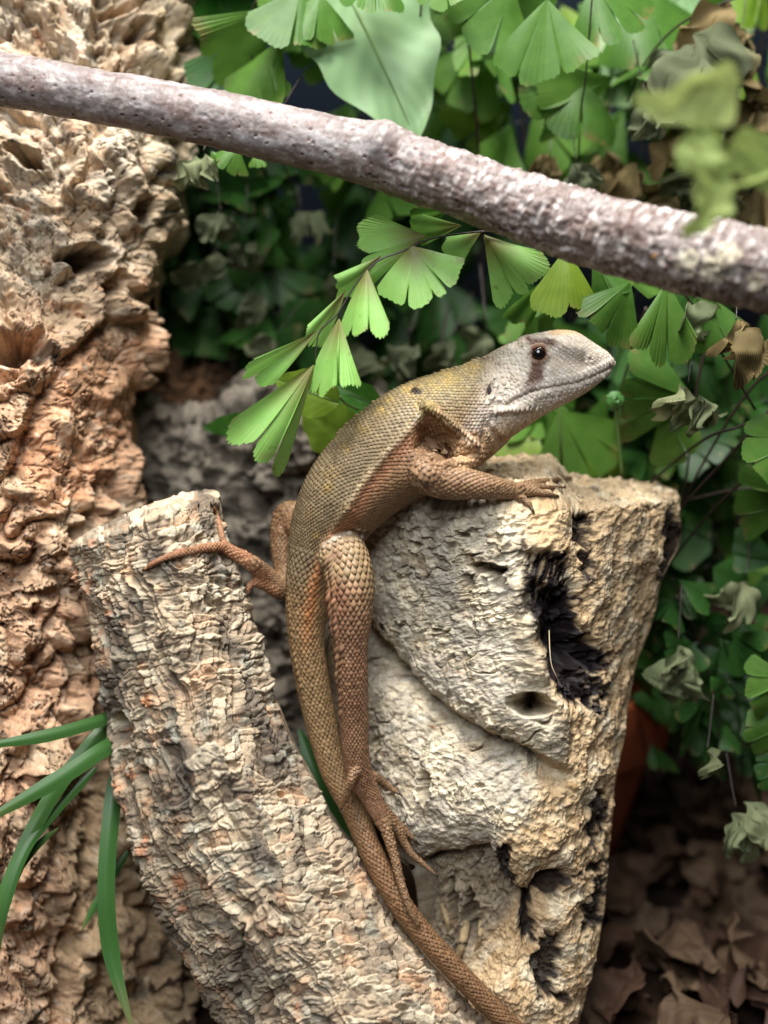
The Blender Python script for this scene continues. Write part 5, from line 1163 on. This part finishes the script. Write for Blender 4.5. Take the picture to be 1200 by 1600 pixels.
# ---- fern thicket behind
def thicket(label, group, n, xr, y0r, y1r, offr, mats, lnr, sd, cnt=(7, 11)):
    r_ = random.Random(sd)
    for i in range(n):
        x0 = r_.uniform(*xr); y0 = r_.uniform(*y0r); y1 = r_.uniform(*y1r); off = r_.uniform(*offr); dx = r_.uniform(-140, 140)
        rows = [(x0 + dx * q * q, y0 + (y1 - y0) * (q - 0.18 * q * q) / 0.82, off - 14 * q * q) for q in np.linspace(0, 1, 6)]
        p = smooth_path(rows, 40); m = r_.randint(*cnt); L = []; mat = mats[i % len(mats)]
        for j in range(m):
            q = p[int((0.25 + 0.75 * j / (m - 1)) * 39)]; sg = -1 if j % 2 else 1; ln = r_.uniform(*lnr)
            L.append((q[0] + sg * ln * 0.2, q[1], q[2] + r_.uniform(-8, 8), 90 - sg * r_.uniform(10, 80), ln, dict(pitch=r_.uniform(-10, 55), roll=r_.uniform(-45, 45), **({'from': (q[0], q[1] - 2)} if True else {}))))
        lab = {M_YEL: 'yellow-green ', M_FERN2: 'mid-green ', M_FERN_SHADE: 'shade-tinted green '}[mat] + label
        frond(lab, group, rows, L, mat, r0=2.2, r1=1.2)
thicket('maidenhair fern frond in the bright thicket above the branch', 'bright fern thicket', 10, (560,1220), (330,420), (-90,120), (56,110), [M_FERN2, M_FERN2, M_YEL], (60,110), 3, (10,15))
thicket('maidenhair frond in the dark hollow behind the hanging frond', 'fern fronds in the dark hollow', 13, (290,760), (560,700), (170,400), (72,160), [M_FERN_SHADE], (60,105), 4, (10,15))
thicket('maidenhair frond in the thicket behind the stump and the lizard head', 'fern thicket behind the stump', 14, (760,1240), (760,1050), (380,640), (52,120), [M_FERN_SHADE, M_FERN2, M_FERN_SHADE], (60,105), 5, (9,13))
thicket('low maidenhair frond behind the stump above the leaf litter', 'low fern fronds by the litter', 9, (1010,1250), (1120,1260), (840,1000), (40,95), [M_FERN_SHADE], (45,80), 6, (6,9))
thicket('maidenhair frond added out of view to shade the dark hollow', 'fern fronds added overhead for shade', 9, (180,760), (60,-120), (-420,-240), (34,120), [M_FERN2], (120,180), 9, (8,11))  # extra fronds above the view, added to keep lamp light out of the hollow
# ---- strap leaves at the lower left and behind the tail
def blade(parent, rows, wpx, mat, fold=0.25):
    """rows (px, py, off) and width in px; folded strap leaf with a keel"""
    n, m = 36, 7; p = smooth_path(rows, n); c = cam_pt(p[:, 0], p[:, 1], p[:, 2]); t = np.gradient(c, axis=0); t /= np.linalg.norm(t, axis=1, keepdims=True)
    sd = np.cross(t, np.array([0.25, 0.2, -1.0])); sd /= np.linalg.norm(sd, axis=1, keepdims=True); nn = np.cross(sd, t)
    u = np.linspace(0, 1, n); wv = wpx * PX / 2 * np.clip(np.minimum(u * 6 + 0.45, 1) * np.clip((1.02 - u) * 3.2, 0, 1) ** 0.7, 0.02, 1)
    q = np.linspace(-1, 1, m)
    g = c[:, None] + sd[:, None] * (wv[:, None] * q[None])[..., None] - nn[:, None] * (wv[:, None] * fold * np.abs(q)[None])[..., None]
    v = to_world(g).reshape(-1, 3) - np.array(parent.location)
    me = mk_mesh('blade', v, grid_faces(n, m), None, {'fan': np.tile(q, n) * 0.7, 'rad': np.repeat(u, m)})
    return obj('blade', me, mat, parent)
gp = empty('grass_tuft', W(190,1165,14), 'tuft of green strap-shaped blades between the trunk and the bark slab', 'grass')
for rows, w_ in (([(200,1110,12),(150,1128,4),(70,1150,-2),(-40,1168,-6)], 26), ([(205,1150,10),(160,1172,2),(90,1218,-4),(-40,1292,-10)], 34), ([(190,1115,12),(140,1165,6),(70,1262,0),(10,1390,-6),(-20,1480,-8)], 32),
                 ([(150,1200,8),(90,1265,2),(40,1330,-4),(8,1420,-8),(-4,1500,-8)], 18), ([(186,1185,12),(172,1290,6),(166,1400,2),(176,1500,0),(206,1604,-4)], 36), ([(200,1330,14),(160,1395,10),(128,1452,8)], 16), ([(-40,1440,-4),(20,1370,-2),(60,1320,0),(92,1293,0)], 14)):
    blade(gp, rows, w_ * 0.76, M_BLADE)
gp2 = empty('grass_tuft', W(520,1330,18), 'dark green strap blade in the gap behind the lizard tail', 'grass')
blade(gp2, [(560,1370,16),(530,1300,15),(500,1220,15),(468,1140,18)], 38, M_BLADE)
# ---- blurred withered leaf close to the lens
fg = empty('withered_leaf', W(1240,230,-70), 'limp olive leaf hanging in front of the thick end of the branch', 'leaf')
stem('stalk', [(1300,215,-66),(1220,265,-70),(1150,290,-74),(1110,260,-76),(1085,215,-76)], 4, 3, M_OLIVE, fg)
put('leaflet', broad_mesh('leaflet_limp', 0.24, 0.3, 0.5, 2, 0.35), M_OLIVE, fg, 1160,128,-76, 157, 170, 10, 25, 1.3)
put('leaflet', broad_mesh('leaflet_limp', 0.20, 0.2, 0.4, 3, 0.4), M_OLIVE, fg, 1092,195,-76, 76, 130, 5, -20, 1.4)
put('leaflet', broad_mesh('leaflet_limp', 0.22, 0.2, 0.4, 4, 0.4), M_OLIVE, fg, 1130,270,-76, 115, 120, 10, 15, 1.5)
put('leaflet', broad_mesh('leaflet_limp', 0.20, 0.2, 0.3, 5, 0.3), M_OLIVE, fg, 1270,225,-70, 160, 170, 10, 20, 1.4)
# ================================================================ pot and leaf litter
def pot():
    c = W(872, 1200, 100); c = np.array([c[0], c[1], 0.0])
    prof = [(0.0,0.004),(0.0165,0.0),(0.018,0.002),(0.0262,0.036),(0.0265,0.0365),(0.0295,0.037),(0.0305,0.0385),(0.0318,0.056),(0.0312,0.0575),(0.029,0.0575),(0.0285,0.056),(0.027,0.036),(0.0,0.034)]
    p = np.array(prof) * 1.0; n = 64; a = np.linspace(0, 2 * math.pi, n, endpoint=False)
    v = np.stack([np.outer(p[:, 0], np.cos(a)), np.outer(p[:, 0], np.sin(a)), np.repeat(p[:, 1:2], n, 1)], -1).reshape(-1, 3)
    q = v.reshape(len(p), n, 3)
    m = wood_mat('terracotta', 0.8, 0.25, 0.15, 0.25)
    cc = mixc(lin(176,92,58) * np.ones((len(v), 3)), lin(150,84,58), sstep(-0.1, 0.3, fbm(v * 120, 3, 701)))
    o = empty('plant_pot', c, 'terracotta flower pot standing in the shade behind the stump', 'pot')
    k = 5 * n
    obj('pot_body', mk_mesh('pot_body', v[:k + n], grid_faces(6, n, True), cc[:k + n]), m, o)
    obj('rim', mk_mesh('rim', v[k:], grid_faces(len(p) - 5, n, True), cc[k:]), m, o)
pot()
r_ = random.Random(21)
GRP = 'dead leaves of the litter'
for i in range(120):
    off = r_.uniform(12, 190); 
    px = r_.uniform(880, 1260) if i % 8 else r_.uniform(240, 420)
    z = D0 + off * 0.001
    # where the ground lies at this depth
    Y = (-CAM_Z + z * ST) / CT; py = 800 - Y / z * F - r_.uniform(0, 34)
    if py > 1690: continue
    o = put('dead_leaf', LIT[r_.randrange(6)], M_LITTER if r_.random() < 0.65 else M_LITTER2, None, px, py, off, r_.uniform(0, 360), r_.uniform(120, 210), 0, 0)
    o.matrix_local = Matrix.Translation(Vector(W(px, py, off))) @ Matrix.Rotation(r_.uniform(0, 6.28), 4, 'Z') @ Matrix.Rotation(r_.uniform(-0.5, 0.5), 4, 'X') @ Matrix.Rotation(r_.uniform(-0.7, 0.7) + (3.14 if r_.random() < 0.4 else 0), 4, 'Y') @ Matrix.Scale(r_.uniform(0.012, 0.024), 4)
    pale = o.material_slots[0].material == M_LITTER2
    where = 'in the gap under the bark slab' if px < 600 else 'by the foot of the pot' if off > 85 and px < 1080 else 'behind the stump foot' if px < 1020 else 'out in the open litter beside the stump'
    tag(o, ('pale tan' if pale else 'dark brown') + ' dead leaf curled ' + where, 'leaf', GRP)

# ---- small things: fern bud, stray fibre in the cleft, splinter in the stump's hollow
fb = empty('fern_bud', W(972, 740, 26), 'small coiled green fern bud on a thin stalk below the snout', 'fern')
stem('stalk', [(972,740,26),(968,700,25),(964,660,24),(962,636,23)], 3.0, 3.4, M_GSTEM, fb, 14)
a = np.linspace(0, 5.2 * math.pi, 60); rr = 12 * (1 - a / (5.6 * math.pi)) + 1.5
pts = [(962 + r * math.cos(t_ + 1.6), 625 + r * math.sin(t_ + 1.6) * 0.9, 23 - 0.05 * t_) for t_, r in zip(a, rr)]
stem('coil', pts[::3], 4.2, 3.0, M_BUD, fb, 60)
M_FIB, nt, b_ = base_mat('plant_fibre'); b_.inputs['Base Color'].default_value = (0.45, 0.36, 0.22, 1)
fib = empty('plant_fibre', W(866, 1062, -8), 'thin pale fibre caught in the charred cleft of the stump', 'fibre')
stem('strand', [(858,985,-4),(859,1015,-7),(862,1040,-8),(870,1058,-8),(874,1070,-6)], 0.8, 0.5, M_FIB, fib, 20)
def splinter(x0, y0, x1, y1, r):
    o0 = surf_off(x0, y0); o1 = surf_off(x1, y1)
    p = smooth_path([(x0, y0, o0 + 1), ((x0 + x1) / 2 + 3, (y0 + y1) / 2, (o0 + o1) / 2 - 1.5), (x1, y1, o1 + 1)], 12)
    me = tube_mesh('splinter', to_world(cam_pt(p[:, 0], p[:, 1], p[:, 2])) - np.array(stump.location), np.linspace(r, r * 0.6, 12) * PX, 6, lin(176,154,118))
    obj('splinter', me, M_WOOD, stump)
splinter(728, 1442, 712, 1505, 9); splinter(690, 1408, 702, 1470, 6); splinter(752, 1436, 742, 1490, 5)
# ================================================================ ground and backdrop
def env():
    n = 120
    gx = np.linspace(-0.6, 0.6, n); gy = np.linspace(-0.05, 0.62, n)
    X, Y = np.meshgrid(gx, gy); P = np.stack([X, Y, X * 0], -1) / 0.012
    Z = 0.006 * fbm(P / 3, 3, 401) + 0.002 * fbm(P, 3, 402) - 0.006
    v = np.stack([X, Y, Z], -1).reshape(-1, 3)
    c = mixc(lin(62,46,34) * np.ones(X.shape + (3,)), lin(30,22,18), sstep(-0.2, 0.2, fbm(P * 2, 3, 403))).reshape(-1, 3)
    o = obj('ground', mk_mesh('ground', v, grid_faces(n, n), c), wood_mat('soil', 0.95, 0.8, 1.0, 0.5)); tag(o, 'dark brown soil under the leaf litter', kind='structure')
    m, nt, b = base_mat('backdrop_paint')
    nz = nt.nodes.new('ShaderNodeTexNoise'); nz.inputs['Scale'].default_value = 9
    cr = nt.nodes.new('ShaderNodeValToRGB'); cr.color_ramp.elements[0].color = (0.003, 0.006, 0.010, 1); cr.color_ramp.elements[1].color = (0.010, 0.018, 0.034, 1)
    nt.links.new(nz.outputs['Fac'], cr.inputs['Fac']); nt.links.new(cr.outputs['Color'], b.inputs['Base Color']); b.inputs['Roughness'].default_value = 0.5
    v = np.array([[-0.6, 0.56, -0.02], [0.6, 0.56, -0.02], [0.6, 0.56, 0.8], [-0.6, 0.56, 0.8], [-0.6, 0.575, -0.02], [0.6, 0.575, -0.02], [0.6, 0.575, 0.8], [-0.6, 0.575, 0.8]])
    f = [[0, 1, 2, 3], [5, 4, 7, 6], [4, 0, 3, 7], [1, 5, 6, 2], [3, 2, 6, 7], [4, 5, 1, 0]]
    o = obj('back_wall', mk_mesh('back_wall', v, f, smooth=False), m); tag(o, 'dark blue back wall of the enclosure', kind='structure')
env()
